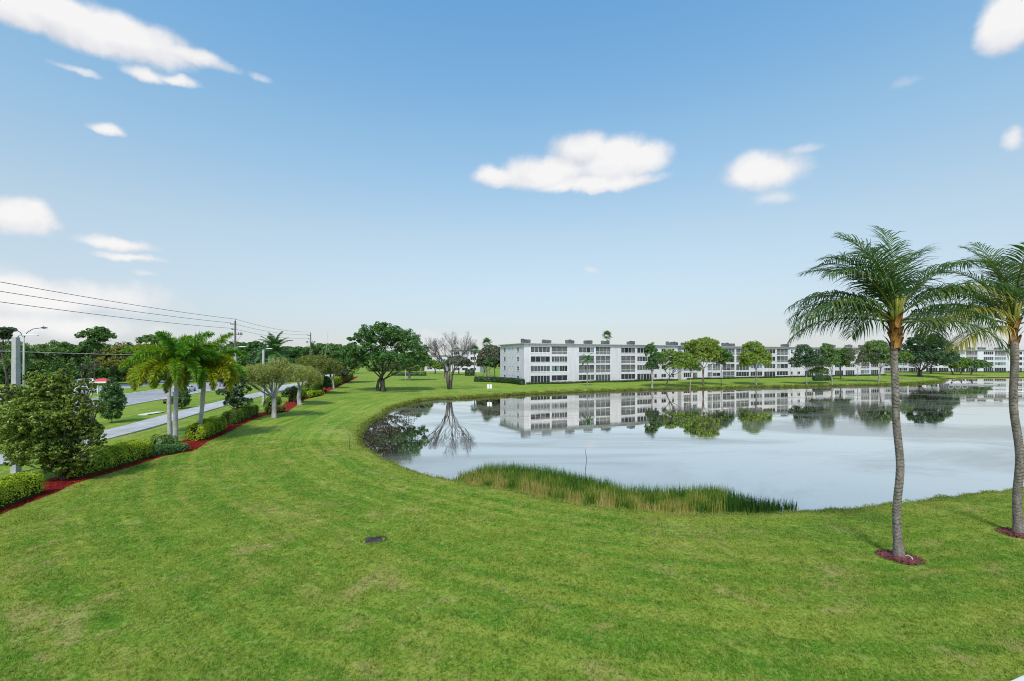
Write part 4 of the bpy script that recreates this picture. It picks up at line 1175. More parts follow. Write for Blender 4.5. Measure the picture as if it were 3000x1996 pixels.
for k, (bx, lab, lb) in enumerate([((2792,1098), 'low spreading tree at the left of the lakeside thicket', [(2800,1068,26,13),(2820,1062,22,12)]),
                                   ((2813,1099), 'low leaning tree in the middle of the lakeside thicket', [(2830,1066,24,14),(2812,1076,20,9)]),
                                   ((2843,1100), 'low umbrella tree at the right of the lakeside thicket', [(2850,1072,28,13),(2878,1074,22,13),(2865,1064,20,9)])]):
    tree('low_tree', lab, bx, lb, ['oak', 'lime', 'oak'][k], 'dark', .28, 95+k, clumps=110, clump_r=.3, per=50, leaf_size=.55, fork=.4, lean=(-1.2 if k == 0 else 1.0, 0), group='lakeside thicket')

# trees beyond the road, at the left
def py_top(lb): return min(q[1] for q in lb)
bgt = [
 (20, 1130, 88, [(10,1040,45,34),(50,1030,40,30),(25,1070,55,30)], 'ficus', 'dense dark tree at the left edge behind the street lamp'),
 (5, 1140, 76, [(0,972,26,12),(30,968,16,8),(-15,985,30,20)], 'dark', 'sparse dark branch tips of a tall tree at the left edge'),
 (110, 1125, 112, [(95,1040,40,28),(140,1035,34,26),(115,1070,50,26)], 'oak', 'mid green tree behind the large bush'),
 (180, 1120, 125, [(165,1030,40,28),(205,1035,36,26),(190,1065,50,26)], 'ficus', 'dark green tree between the street lamp and the umbrella tree'),
 (277, 1118, 118, [(255,984,28,15),(285,978,30,19),(305,988,24,15),(280,1000,26,14),(262,1018,30,18)], 'ficus', 'tall tree whose umbrella crown stands above the roadside wood'),
 (250, 1118, 128, [(235,1035,42,26),(280,1030,42,26),(260,1065,55,28)], 'oak', 'broad green tree under the umbrella crown'),
 (330, 1116, 130, [(315,1040,38,24),(350,1035,34,24),(335,1068,46,26)], 'olive', 'yellowish tree behind the tall oval shrub'),
 (395, 1112, 135, [(375,1030,34,26),(410,1035,34,26),(395,1065,50,28)], 'dark', 'grey green tree left of the foxtail palms'),
 (455, 1112, 138, [(440,1000,32,18),(470,1005,26,16),(455,1035,44,26)], 'ficus', 'tree top seen just above the tallest foxtail palm'),
 (515, 1112, 140, [(500,1012,30,18),(540,1020,32,18),(520,1048,44,26)], 'dark', 'dark tree behind the foxtail palm heads'),
 (590, 1110, 145, [(570,1030,34,20),(615,1032,34,20),(590,1060,50,26)], 'ficus', 'low dark tree between the foxtail palms and the utility pole'),
 (660, 1110, 150, [(645,1035,36,20),(690,1025,36,22),(665,1062,50,26)], 'oak', 'green tree directly behind the utility pole'),
 (725, 1108, 152, [(712,1022,26,18),(745,1020,30,20),(730,1055,46,28)], 'ficus', 'dark tree right of the utility pole'),
 (775, 1108, 140, [(765,1045,34,24),(800,1040,34,24),(780,1070,40,22)], 'dark', 'dark tree below the tall royal palm'),
 (850, 1104, 150, [(840,1040,30,22),(870,1035,30,20),(855,1065,40,22)], 'ficus', 'tree between the royal palm and the far pole'),
 (925, 1102, 165, [(905,1032,28,16),(940,1026,30,18),(920,1058,44,24)], 'oak', 'bright tree left of the dark low crowned tree'),
 (968, 1100, 175, [(955,1025,28,16),(985,1028,26,16),(970,1056,40,24)], 'lime', 'yellow green tree behind the dark low crowned tree'),
 (1275, 1100, 215, [(1265,1070,20,14),(1285,1075,18,12)], 'lime', 'low yellow green tree left of the leafless tree'),
 (1345, 1098, 205, [(1335,1062,26,20),(1360,1068,22,16)], 'brown', 'brownish tree behind the stems of the leafless tree'),
]
for k, (px, py, Y, lb, lf, lab) in enumerate(bgt):
    sc_ = (9-1.2)*F/(py-HY)
    tree('roadside_tree' if px < 1100 else 'background_tree', lab, Vector(((px-CX)/F*Y, Y, 1.2)), lb, lf, 'dark', .13 if py_top(lb) < 990 else .3, 120+k, clumps=120, clump_r=.3, per=50, leaf_size=.0036*Y, group='trees beyond the road' if px < 1100 else None)
# smaller understorey trees filling the wood behind the road
for k in range(9):
    px = 40 + k*112; Y = 150 + 9*(k % 3)
    tree('understorey_tree', ['round dark tree low in the wood at the far left', 'low tree behind the large bush at the wood edge', 'low tree behind the red roofed shelter', 'low tree in the wood behind the oval shrub',
          'low tree in the wood left of the foxtail palms', 'low tree in the wood behind the foxtail trunks', 'low tree in the wood behind the magnolia sapling', 'low tree in the wood behind the forked pale tree', 'low tree in the wood beyond the white trunked tree'][k],
         Vector(((px-CX)/F*Y, Y, 1.2)), [(px-25,1070,42,26),(px+30,1068,44,28),(px,1088,55,20)], ['ficus','dark','oak'][k % 3], 'dark', .25, 150+k, clumps=90, clump_r=.32, per=50, leaf_size=.58, group='low trees in the wood')
def far_wood(p0, p1, n, label, seed):
    rng = np.random.default_rng(seed)
    lob = []
    for t in np.linspace(0, 1, n):
        x = p0[0]+(p1[0]-p0[0])*t; y = p0[1]+(p1[1]-p0[1])*t + rng.normal(0, 5); h = rng.uniform(2.2, 3.6)
        lob.append((x, y, 1.2+h*.8, rng.uniform(4.5, 7), 4, h)); lob.append((x+3, y+rng.uniform(2, 8), 1.2+h*1.9, rng.uniform(3.5, 5), 4, h*.8))
    tag(link('far_wood', crown_mesh('far_wood', lob, LF['ficus'], rng, n*60, .3, 44, .75, .6, .5, .9)), label, 'wood', kind='stuff')
far_wood((-215, 165), (-80, 215), 34, 'unbroken dark wood filling the distance beyond the road', 400)
far_wood((-175, 128), (-92, 176), 20, 'dark undergrowth along the edge of the roadside wood', 402)
far_wood((-78, 262), (-24, 275), 12, 'dark wood in the distance behind the far pale blocks', 401)
bare_tree('leafless_tree', 'small dark leafless tree by the red roofed shelter', (252,1142), 1050, 60, 'dark', 170, 2, .12, 4)

# ------------------------------------------------------------------ hedges
def hedge(label, pts, w, h, leaf, seed, dens=260, leaf_size=.085, px=True, taper=True, name='hedge', group='clipped hedges along the mulch bed', cat='hedge', bump=.08, zoff=0.0):
    rng = np.random.default_rng(seed)
    P = np.array([tuple(at(*p))[:2] for p in pts]) if px else np.array(pts, float)
    s = np.concatenate([[0], np.cumsum(np.linalg.norm(np.diff(P, axis=0), axis=1))]); Lt = s[-1]
    b = Vector((P[:, 0].mean(), P[:, 1].mean(), 0)); b.z = H(b.x, b.y)
    root = empty(name, b, label, cat, group)
    area = Lt*(w+2*h) + 2*w*h
    n = int(area*dens)
    u = rng.uniform(-.04*min(1, 2/Lt), 1+.04*min(1, 2/Lt), n)
    ph = rng.uniform(.02, math.pi-.02, n)
    ends = rng.random(n) < (2*w*h/area)
    def frame(u):
        q = np.clip(u, 0, 1)*Lt
        c = np.column_stack([np.interp(q, s, P[:, 0]), np.interp(q, s, P[:, 1])])
        c2 = np.column_stack([np.interp(q+.3, s, P[:, 0]), np.interp(q+.3, s, P[:, 1])]); c1 = np.column_stack([np.interp(q-.3, s, P[:, 0]), np.interp(q-.3, s, P[:, 1])])
        t = unit(c2-c1); return c, t, np.column_stack([-t[:, 1], t[:, 0]])
    c, t, nn = frame(u)
    e = .45
    cs, sn = np.cos(ph), np.sin(ph)
    a = np.sign(cs)*np.abs(cs)**e*w/2; z = np.abs(sn)**e*h
    k = 1 - rng.uniform(0, 1, n)**2*.16
    lump = 1 + bump*np.sin(u*Lt*2.1+seed)*np.cos(z*3+u*Lt*.7) + bump*.7*np.sin(u*Lt*5.3+a*4)
    a = a*k*lump; z = z*(1-(1-k)*.6)*(1+.6*(lump-1)); z = np.maximum(z, .03)
    # ends
    r = np.sqrt(rng.uniform(0, 1, n))
    a = np.where(ends, a*r, a); z = np.where(ends, z*r, z)
    u2 = np.where(ends, np.where(rng.random(n) < .5, -.12/Lt, 1+.12/Lt), 0)
    uu = np.where(ends, np.where(u2 < 0, 0, 1), u)
    c, t, nn = frame(uu)
    along = np.where(ends, np.where(u2 < 0, -1, 1)*(.12 + .25*(1-r**2)*w*.5), 0)
    XY = c + nn*a[:, None] + t*along[:, None]
    gz = height(XY)
    Pz = np.column_stack([XY[:, 0]-b.x, XY[:, 1]-b.y, gz-b.z+z+zoff])
    N = np.column_stack([nn*(cs*1.2)[:, None] + t*(np.where(ends, np.sign(along), 0))[:, None], sn+.25]) + rng.normal(size=(n, 3))*.38
    V, Fc = leaf_quads(Pz, N, leaf_size*rng.uniform(.7, 1.35, n), leaf_size*.6*rng.uniform(.8, 1.2, n), rng)
    tint = np.clip(.45 + .25*np.sin(u*Lt*1.3+seed*1.7)*np.sin(z*4+a*2) + rng.normal(0, .22, n), 0, 1)
    link('foliage', nmesh('foliage', V, Fc, LF[leaf], {'tint': ('FACE', tint)}), root)
    m_ = MB(); Vc = []; Fs = []
    K = max(2, int(Lt/.8)+1); uq = np.linspace(0, 1, K); c, t, nn = frame(uq)
    for i in range(K):
        for q in range(9):
            an = math.pi*q/8; aa = np.sign(math.cos(an))*abs(math.cos(an))**e*w*.40; zq = abs(math.sin(an))**e*h*.84
            xy = c[i]+nn[i]*aa; Vc.append((xy[0]-b.x, xy[1]-b.y, float(height(xy[None])[0])-b.z+zq-.02+zoff))
    for i in range(K-1):
        for q in range(8): Fs.append((i*9+q, (i+1)*9+q, (i+1)*9+q+1, i*9+q+1))
    Fs += [tuple(range(9)), tuple((K-1)*9+q for q in range(9))[::-1]]
    m_.add(Vc, Fs); m_.build('stems', M['hedge_core'], root)
    return root

def back(i0, i1, off):     # line parallel to the mulch edge
    return [tuple(EDGE[i] + NRM[i]*off) for i in np.linspace(i0, i1, max(2, int((i1-i0)/4)+1)).astype(int)]
def eidx(px):              # mulch edge index at a print column
    col = CX + EDGE[:, 0]/EDGE[:, 1]*F
    return int(np.argmin(np.abs(col-px)))
hedge('bright clipped hedge section at the left edge below the large bush', back(eidx(-160), eidx(150), 1.05), 1.5, 1.35, 'hedge', 1, 300, .10, False)
hedge('longest bright clipped hedge between the large bush and the foxtail palms', back(eidx(252), eidx(462), 1.15), 1.7, 1.55, 'hedge', 2, 280, .10, False)
hedge('low dark green shrubs at the foot of the foxtail palms', back(eidx(476), eidx(560), .75), 1.4, .8, 'ixora', 3, 220, .12, False, bump=.16)
hedge('mounded green shrubs behind the low dark shrubs by the palms', back(eidx(500), eidx(577), 2.0), 1.5, 1.25, 'ixora', 4, 200, .12, False, bump=.16)
hedge('yellow green clipped block right of the foxtail palms', back(eidx(612), eidx(634), 1.1), 1.6, 1.5, 'hedge', 5, 220, .12, False)
hedge('yellow green clipped block beside the magnolia sapling', back(eidx(640), eidx(676), 1.2), 1.7, 1.6, 'hedge', 6, 200, .12, False)
hedge('green clipped hedge between the sapling and the forked pale tree', back(eidx(712), eidx(772), 1.4), 1.7, 1.55, 'lime', 7, 170, .13, False)
hedge('golden orange croton shrubs around the forked pale tree', back(eidx(800), eidx(840), .8), 1.6, .9, 'croton', 8, 110, .16, False, bump=.2, cat='shrubs')
hedge('short clipped hedge before the thick white trunk', back(eidx(826), eidx(860), 2.6), 1.8, 1.8, 'lime', 9, 110, .17, False)
hedge('clipped yellow hedge block past the thick white trunk', back(eidx(886), eidx(905), 1.5), 2.0, 2.2, 'hedge', 10, 80, .2, False)
hedge('low yellow flowering border curving out past the third flat topped tree', back(eidx(912), eidx(946), .9), 1.8, 1.1, 'hedge', 12, 70, .22, False, bump=.2)
hedge('round green clipped shrubs before the straight white trunk', back(eidx(938), eidx(965), 2.2), 2.0, 2.6, 'lime', 13, 60, .24, False)
hedge('yellow shrubs after the straight white trunk', back(eidx(988), eidx(1004), 1.6), 2.2, 2.4, 'hedge', 14, 50, .28, False)
hedge('olive hedge at the far end of the mulch bed', back(eidx(1008), eidx(1040), 1.8), 2.4, 2.2, 'olive', 15, 36, .32, False)
hedge('dark green hedge at the end wall of the nearest block', [(1392,1118.5),(1440,1119.5),(1500,1124),(1531,1128)], 1.6, 1.7, 'dark', 16, 36, .3, group=None)
hedge('trimmed green hedge on the lawn behind the broad ficus', [(1148,1101),(1200,1101),(1246,1101)], 2.0, 1.7, 'ixora', 17, 30, .36, group=None)
hedge('low black green hedge under the vase shaped tree', [(2386,1116),(2434,1115)], 1.6, 1.6, 'dark', 18, 36, .3, group=None)
hedge('bright green hedge across the road behind the red roofed shelter', [(225,1118),(312,1116)], 1.8, 2.2, 'ixora', 19, 26, .34, group=None)
hedge('dark clipped shrub mass beside the far pale block', [(1366,1101),(1386,1101)], 2.6, 2.6, 'dark', 20, 26, .4, group=None, bump=.2)
def base_hedge(label, A, ang, u0, u1, seed):
    d = (math.cos(ang), math.sin(ang)); nrm_ = (math.sin(ang), -math.cos(ang))
    hedge(label, [(A[0]+d[0]*u+nrm_[0]*.9, A[1]+d[1]*u+nrm_[1]*.9) for u in np.linspace(u0, u1, 8)], .7, .55, 'dark', seed, 40, .26, False, group='low planting along the blocks', bump=.3)
base_hedge('low dark planting along the foot of the nearest block', A1, a1, .5, len1-1, 21)
base_hedge('low dark planting along the foot of the long block', A2, a2, 2, len2-1, 22)
base_hedge('low dark planting along the foot of the distant block', A3, a3, 2, 100, 23)
# ------------------------------------------------------------------ reeds, bank grass, floating weed, lawn grass
def blades(P, hgt, wid, rng, lean=.25, seg=3):
    n = len(P); a = rng.uniform(0, 2*np.pi, n)
    d = np.column_stack([np.cos(a), np.sin(a), np.zeros(n)]); w = np.column_stack([-np.sin(a), np.cos(a), np.zeros(n)])
    ln = lean*rng.uniform(.1, 1.4, n)
    rows = []
    for k in range(seg+1):
        t = k/seg
        c = P + np.array([0, 0, 1])*(hgt*t*(1-.12*t*ln))[:, None] + d*(hgt*ln*t**2)[:, None]
        ww = (wid*(1-t)**.7*.5 + .0008)[:, None]
        rows += [c-w*ww, c+w*ww]
    V = np.stack(rows, 1); m = V.shape[1]
    o = np.arange(n)[:, None]*m
    Fc = np.concatenate([o+np.array([[2*k, 2*k+1, 2*k+3, 2*k+2]]) for k in range(seg)], 1).reshape(-1, 4)
    return V.reshape(-1, 3), Fc

def inpoly(P, poly):
    poly = np.asarray(poly); x, y = P[:, 0], P[:, 1]; ins = np.zeros(len(P), bool)
    for i in range(len(poly)):
        a, b = poly[i], poly[(i+1) % len(poly)]
        c = (a[1] > y) != (b[1] > y)
        ins ^= c & (x < (b[0]-a[0])*(y-a[1])/((b[1]-a[1]) or 1e-12)+a[0])
    return ins

rng = np.random.default_rng(77)
top = [(1279,1391),(1320,1372),(1356,1365),(1416,1354),(1505,1354),(1564,1364),(1640,1372),(1700,1378),(1780,1396),(1824,1412),(1961,1417),(2040,1416),(2098,1414),(2116,1432),(2177,1446),(2321,1456),(2411,1474)]
outer_ = [flat(p[0], p[1], 1.02 if p[0] < 2110 else .70) for p in top]
inner_ = [flat(p[0], p[1]-2, .25) for p in _near if 1270 <= p[0] <= 2450]
poly = outer_ + inner_[::-1]
pa = np.array(poly); lo, hi = pa.min(0)-.3, pa.max(0)+.3
C = rng.uniform(lo, hi, (120000, 2))
C = C[inpoly(C, poly)]
dS = shore_dist(C)
C = C[dS < -.05]; dS = dS[dS < -.05]
pxC = CX + C[:, 0]/C[:, 1]*F
# thins out to the right and next to the shore where water shows
fieldn = .5+.5*np.sin(C[:, 0]*1.1+1.3*np.sin(C[:, 1]*1.4))*np.cos(C[:, 1]*1.9+.6*np.sin(C[:, 0]*.7))
keep = np.interp(pxC, [1280, 1400, 2090, 2140, 2300, 2420], [.7, .85, .85, .65, .6, .45])
keep *= np.where(-dS < .9, np.interp(pxC, [1480, 1620], [.9, 0]) + np.interp(pxC, [1480, 1620, 2100, 2150], [0, 1, 1, 2])*np.clip(fieldn*1.7-.6, 0, 1)*.5, 1)
k_ = rng.random(len(C)) < keep
C, dS, pxC, fieldn = C[k_], dS[k_], pxC[k_], fieldn[k_]
nmax = 40000
if len(C) > nmax:
    q = rng.permutation(len(C))[:nmax]; C, dS, pxC, fieldn = C[q], dS[q], pxC[q], fieldn[q]
front = np.clip(1-(-dS)/4.2, 0, 1)
hg = (.66 + .48*(1-front) + .18*np.sin(C[:, 0]*.9)*np.cos(C[:, 1]*.6))*rng.uniform(.55, 1.22, len(C))
hg = np.where(-dS < .8, hg*.62, hg)
clump = .5+.5*np.sin(C[:, 0]*2.3+2*np.sin(C[:, 1]*1.7))*np.sin(C[:, 1]*2.6+1.1*C[:, 0])
tan = np.clip(front*1.5-.10, 0, 1)*np.clip(clump*1.5, 0, 1)*(pxC < 2130)
tint = np.clip(.10 + .72*tan + rng.normal(0, .16, len(C)), 0, 1)
V, Fc = blades(np.column_stack([C, np.full(len(C), -.08)]), hg, .036*np.ones(len(C)), rng, .22)
tag(link('reeds', nmesh('reeds', V, Fc, LF['reed'], {'tint': ('FACE', np.repeat(tint, 3))})), 'bed of green and tan reeds standing in the near shallows', 'reeds', kind='stuff')

# ragged longer grass along the waterline all round
seg = SH; segn = np.roll(SH, -1, 0); ln = np.linalg.norm(segn-seg, axis=1)
okm = (seg[:, 0] < 190) & (seg[:, 1] < 185)
pr = ln*okm/np.maximum(np.hypot(seg[:, 0], seg[:, 1]), 20)**.6; pr = pr/pr.sum()
n = 60000
i = rng.choice(len(seg), n, p=pr); t = rng.random(n)[:, None]
P = seg[i]*(1-t) + segn[i]*t
E = unit(segn[i]-seg[i]); nn = np.column_stack([E[:, 1], -E[:, 0]])
sgn = np.sign(shore_dist(P[:200]+nn[:200]*.5)).mean(); nn = nn*(1 if sgn > 0 else -1)
off = rng.exponential(.55, n)*(.5+np.sin(P[:, 0]*.8)**2) - .05
P = P + nn*np.minimum(off, 3)[:, None]
dd = shore_dist(P); P = P[dd > -.05]; dd = dd[dd > -.05]
far = np.hypot(P[:, 0], P[:, 1])
hz = (.10 + .12*rng.random(len(P)))*np.where(dd < .7, 1.5, .8)*np.clip(far/60, .7, 1.6)
zb = height(P, dd)
V, Fc = blades(np.column_stack([P, zb-.02]), hz, .022*np.clip(far/35, 1, 4.5), rng, .7, 2)
tint = np.clip(rng.normal(.45, .25, len(P)), 0, 1)
tag(link('bank_grass', nmesh('bank_grass', V, Fc, LF['bank'], {'tint': ('FACE', np.repeat(tint, 2))})), 'ragged yellow green grass fringing the lake bank', 'grass', kind='stuff')

# drowned weed and leaf litter in the cove at the head of the lake
cv = [flat(*p, 0) for p in [(1061,1278),(1083,1246),(1130,1222),(1190,1200),(1230,1215),(1200,1260),(1160,1310),(1120,1345),(1075,1322),(1060,1300)]]
cva = np.array(cv)
C = rng.uniform(cva.min(0), cva.max(0), (30000, 2)); C = C[inpoly(C, cv)]
d = -shore_dist(C); C, d = C[d > 0], d[d > 0]
k_ = rng.random(len(C)) < np.exp(-d/2.4)*.9*(.25+.75*(np.sin(C[:, 0]*1.6+np.sin(C[:, 1]*.9)*2) > -.1)); C = C[k_]
n = len(C)
V, Fc = leaf_quads(np.column_stack([C, rng.uniform(.004, .05, n)]), rng.normal(size=(n, 3))*.5+np.array([0, 0, 1]), rng.uniform(.1, .45, n), rng.uniform(.03, .12, n), rng)
tag(link('floating_weed', nmesh('floating_weed', V, Fc, LF['weed'], {'tint': ('FACE', rng.uniform(0, 1, n))})), 'brown floating weed and litter in the cove', 'water weed', kind='stuff')
for k in range(5):
    p = at(*[(1072,1262),(1082,1256),(1094,1248),(1070,1275),(1102,1240)][k])
    m_ = MB(); dx = rng.normal(0, .9); 
    m_.tube([(0, 0, -.05), (.5+dx*.3, -.35, .18), (1.2+dx, -.8, .30+.1*k)], [.035, .028, .012], 6)
    for q in range(4): m_.tube([(.5+dx*.3, -.35, .18), (.6+dx*.4+rng.normal(0, .5), -.6+rng.normal(0, .3), .35+rng.random()*.3)], [.015, .005], 5)
    o = m_.build('drowned_branch', M['stick'], None, (p.x+.6, p.y, .02))
    tag(o, ['drowned grey branch lowest on the cove bank', 'drowned grey branch second up the cove bank', 'drowned grey branch in the middle of the cove bank', 'drowned grey branch at the darkest water of the cove', 'drowned grey branch highest on the cove bank'][k], 'branch', 'drowned branches in the cove')

# turf: tiles of short blades over the near lawn
def lawn_blade_material():
    m, T, out = mat_new('turf_blade')
    col, pos, fine, mid = lawn_color(T, 'INSTANCER')
    at_ = T.new('ShaderNodeAttribute', attribute_name='tint')
    col = T.mix(T.m('MULTIPLY', at_.outputs['Fac'], .6), col, (.34,.38,.10, 1))
    col = T.mix(1.0, col, (1.12, 1.12, 1.12, 1), 'MULTIPLY')
    d = T.new('ShaderNodeBsdfDiffuse'); t = T.new('ShaderNodeBsdfTranslucent'); T.l.new(col, d.inputs[0]); T.l.new(col, t.inputs[0])
    mx = T.new('ShaderNodeMixShader'); mx.inputs[0].default_value = .35
    T.l.new(d.outputs[0], mx.inputs[1]); T.l.new(t.outputs[0], mx.inputs[2]); T.l.new(mx.outputs[0], out.inputs[0])
    return m
LBM = lawn_blade_material()
tiles = bpy.data.collections.new('turf_tiles')
for k in range(4):
    r_ = np.random.default_rng(300+k); n = 230
    p = r_.uniform(-.34, .34, (n, 2)); V, Fc = blades(np.column_stack([p, np.full(n, -.01)]), r_.uniform(.022, .065, n), r_.uniform(.008, .016, n), r_, .95, 2)
    o = bpy.data.objects.new('turf_tile', nmesh('turf_tile', V, Fc, LBM, {'tint': ('FACE', np.repeat(r_.uniform(0, 1, n)**2, 2))})); tiles.objects.link(o)
pts = []
y = 8.6; 
while y < 46:
    st = .44 + .012*max(0, y-18)
    hw = y*1.32 + 2.5
    xs = np.arange(-hw, hw, st)
    pts.append(np.column_stack([xs + rng.uniform(-.16, .16, len(xs)), y + rng.uniform(-.16, .16, len(xs))])); y += st
P = np.concatenate(pts); d = shore_dist(P)
lim = np.interp(P[:, 1], EDGE[:, 1], EDGE[:, 0])
ok = (d > .55) & (P[:, 0] > lim + .28) & (np.hypot(P[:, 0]-B1.x, P[:, 1]-B1.y) > 1.0) & (np.hypot(P[:, 0]-B2.x, P[:, 1]-B2.y) > 1.0)
dr = at(1095, 1583)
ok &= np.hypot(P[:, 0]-dr.x, P[:, 1]-dr.y) > .5
P, d = P[ok], d[ok]
gme = bpy.data.meshes.new('grass'); gme.vertices.add(len(P)); gme.vertices.foreach_set('co', np.column_stack([P, height(P, d)]).astype(np.float32).ravel())
a_ = gme.attributes.new('shore', 'FLOAT', 'POINT'); a_.data.foreach_set('value', d.astype(np.float32)); gme.update()
gobj = tag(link('grass', gme), 'short mown green grass covering the near lawn', 'grass', kind='stuff')
ng = bpy.data.node_groups.new('turf', 'GeometryNodeTree')
ng.interface.new_socket('Geometry', in_out='INPUT', socket_type='NodeSocketGeometry')
ng.interface.new_socket('Geometry', in_out='OUTPUT', socket_type='NodeSocketGeometry')
gi = ng.nodes.new('NodeGroupInput'); go = ng.nodes.new('NodeGroupOutput')
iop = ng.nodes.new('GeometryNodeInstanceOnPoints'); ci = ng.nodes.new('GeometryNodeCollectionInfo')
ci.inputs['Collection'].default_value = tiles; ci.inputs['Separate Children'].default_value = True; ci.inputs['Reset Children'].default_value = True
rv = ng.nodes.new('FunctionNodeRandomValue'); rv.data_type = 'FLOAT_VECTOR'
rv.inputs['Min'].default_value = (-.05, -.05, 0); rv.inputs['Max'].default_value = (.05, .05, 6.283)
rs_ = ng.nodes.new('FunctionNodeRandomValue'); rs_.data_type = 'FLOAT'
rs_.inputs[2].default_value = .7; rs_.inputs[3].default_value = 1.6
ng.links.new(gi.outputs[0], iop.inputs['Points']); ng.links.new(ci.outputs[0], iop.inputs['Instance']); iop.inputs['Pick Instance'].default_value = True
ng.links.new(rv.outputs[0], iop.inputs['Rotation']); ng.links.new(rs_.outputs[1], iop.inputs['Scale'])
ng.links.new(iop.outputs[0], go.inputs[0])
md = gobj.modifiers.new('turf', 'NODES'); md.node_group = ng

# ------------------------------------------------------------------ poles, wires, lamps
def utility_pole(label, x, y, zt=15.35):
    r = empty('utility_pole', (x, y, 1.2), label, 'pole', 'wooden utility poles')
    h = zt-1.2
    m_ = MB(); m_.tube([(0,0,-.3), (0,0,h*.5), (0,0,h-.35)], [.20,.17,.13], 10); m_.build('post', M['wood_pole'], r)
    m_ = MB(); m_.tube([(0,0,h-.45), (0,0,h-.1), (0,0,h)], [.05,.04,.03], 8); m_.build('top_insulator', M['dark_metal'], r)
    for dz, ln, sd in ((.85, .75, -1), (1.75, .55, -1)):
        m_ = MB(); m_.box(min(0, sd*ln), max(0, sd*ln), -.05, .05, h-dz-.05, h-dz+.05); m_.tube([(sd*ln,0,h-dz), (sd*ln,0,h-dz+.22)], .06, 7); m_.build('bracket', M['dark_metal'], r)
    m_ = MB(); m_.box(-1.15, 1.15, -.06, .06, h-2.55, h-2.42); arm = m_.build('cross_arm', M['wood_pole'], r)
    for q in (-1.1, -.75, .55, .9, 1.1):
        m_ = MB(); m_.tube([(q,0,h-2.66), (q,0,h-2.42), (q,0,h-2.20)], [.04,.075,.05], 7); m_.build('insulator', M['dark_metal'], arm)
    for sd in (-1, 1):
        m_ = MB(); m_.tube([(sd*1.05,0,h-2.55), (0,.0,h-4.1)], .018, 5); m_.build('brace', M['dark_metal'], arm)
    return r
poles = [(-38.6, 14.0), (-45.6, 75.0), (-50.0, 113.0)]
utility_pole('wooden utility pole off the left edge that carries the near ends of the cables', *poles[0])
utility_pole('tall wooden utility pole with cross arm above the flat topped trees', *poles[1])
utility_pole('distant wooden utility pole above the trees left of the ficus', *poles[2])
def wire(label, p, q, sag, r=.016, mt='wire'):
    pts = []
    for t in np.linspace(0, 1, 25):
        pts.append((p[0]+(q[0]-p[0])*t, p[1]+(q[1]-p[1])*t, p[2]+(q[2]-p[2])*t - sag*4*t*(1-t)))
    m_ = MB(); m_.tube(pts, r, 6); tag(m_.build('power_cable', M[mt]), label, 'cable', 'overhead cables')
hts = [(15.35, 0, 'top'), (14.72, -.75, 'middle'), (13.82, -.55, 'lowest')]
for (z, dx, nm) in hts:
    wire('%s overhead cable from the left edge to the tall utility pole' % nm, (poles[0][0]+dx, poles[0][1], z+.4), (poles[1][0]+dx, poles[1][1], z), .55, .026)
    wire('%s overhead cable from the tall pole on to the distant pole' % nm, (poles[1][0]+dx, poles[1][1], z), (poles[2][0]+dx, poles[2][1], z), .6, .022)
wire('single low telephone cable crossing in front of the roadside wood', (-39, 14, 10.2), (-46.2, 75.0, 9.3), .35, .03, 'hose')

def lamp_post(label, base, h=9.2):
    b = at(*base); r = empty('lamp_post', b, label, 'lamp post', 'square concrete lamp posts')
    m_ = MB(); 
    V = [(sx*w, sy*w, z) for z, w in ((-.2,.19), (h,.14)) for sx, sy in ((-1,-1),(1,-1),(1,1),(-1,1))]
    m_.add(V, [(0,1,5,4),(1,2,6,5),(2,3,7,6),(3,0,4,7),(4,5,6,7)]); m_.build('post', M['concrete'], r)
    m_ = MB(); m_.tube([(0,0,h-.15), (.2,0,h+.12), (.75,0,h+.15)], .035, 6); m_.build('arm', M['metal'], r)
    m_ = MB(); V = [(x, sy*w, z) for x, w, z in ((.5,.07,h+.20),(.75,.15,h+.24),(1.35,.13,h+.22),(1.5,.06,h+.18)) for sy in (-1, 1)] + [(x, sy*w, h+.12) for x, w in ((.5,.07),(.75,.15),(1.35,.13),(1.5,.06)) for sy in (-1, 1)]
    Fs = []
    for i in range(3):
        Fs += [(2*i,2*i+2,2*i+3,2*i+1), (8+2*i,8+2*i+1,8+2*i+3,8+2*i+2), (2*i,8+2*i,8+2*i+2,2*i+2), (2*i+1,2*i+3,8+2*i+3,8+2*i+1)]
    Fs += [(0,1,9,8), (6,14,15,7)]
    m_.add(V, Fs); lum = m_.build('luminaire', M['white_trim'], r)
    return r
lamp_post('square concrete lamp post standing beside the large olive bush', (47,1386))
lamp_post('square concrete lamp post in front of the tall utility pole', (690,1216))
lamp_post('square concrete lamp post seen through the forked pale tree', (772,1186))
def street_light(label, px, Y, top_py, arm_px):
    x = (px-CX)/F*Y; z = CAMZ-(top_py-HY)/F*Y; al = arm_px/F*Y; h = z-1.2
    r = empty('street_light', (x, Y, 1.2), label, 'street light', 'double arm street lights on the median')
    m_ = MB(); m_.tube([(0,0,-.2), (0,0,h*.6), (0,0,h)], [.17,.13,.10], 9); m_.build('post', M['concrete'], r)
    for sd in (-1, 1):
        m_ = MB(); m_.tube([(0,0,h-.4), (sd*al*.18,0,h+.45), (sd*al*.5,0,h+1.0), (sd*al,0,h+1.18)], [.06,.055,.05,.045], 7); arm = m_.build('arm', M['dark_metal'], r)
        m_ = MB(); m_.tube([(sd*al*.92,0,h+1.17), (sd*(al+.2),0,h+1.18), (sd*(al+.75),0,h+1.15)], [.07,.17,.06], 8); m_.tube([(sd*(al+.1),0,h+1.2), (sd*(al+.1),0,h+1.42)], .05, 6); m_.build('lamp_head', M['dark_metal'], arm)
street_light('tall street light with two curved arms at the far left', 70, 70, 983, 55)
street_light('farther street light with two curved arms by the utility pole', 645, 120, 1015, 27)
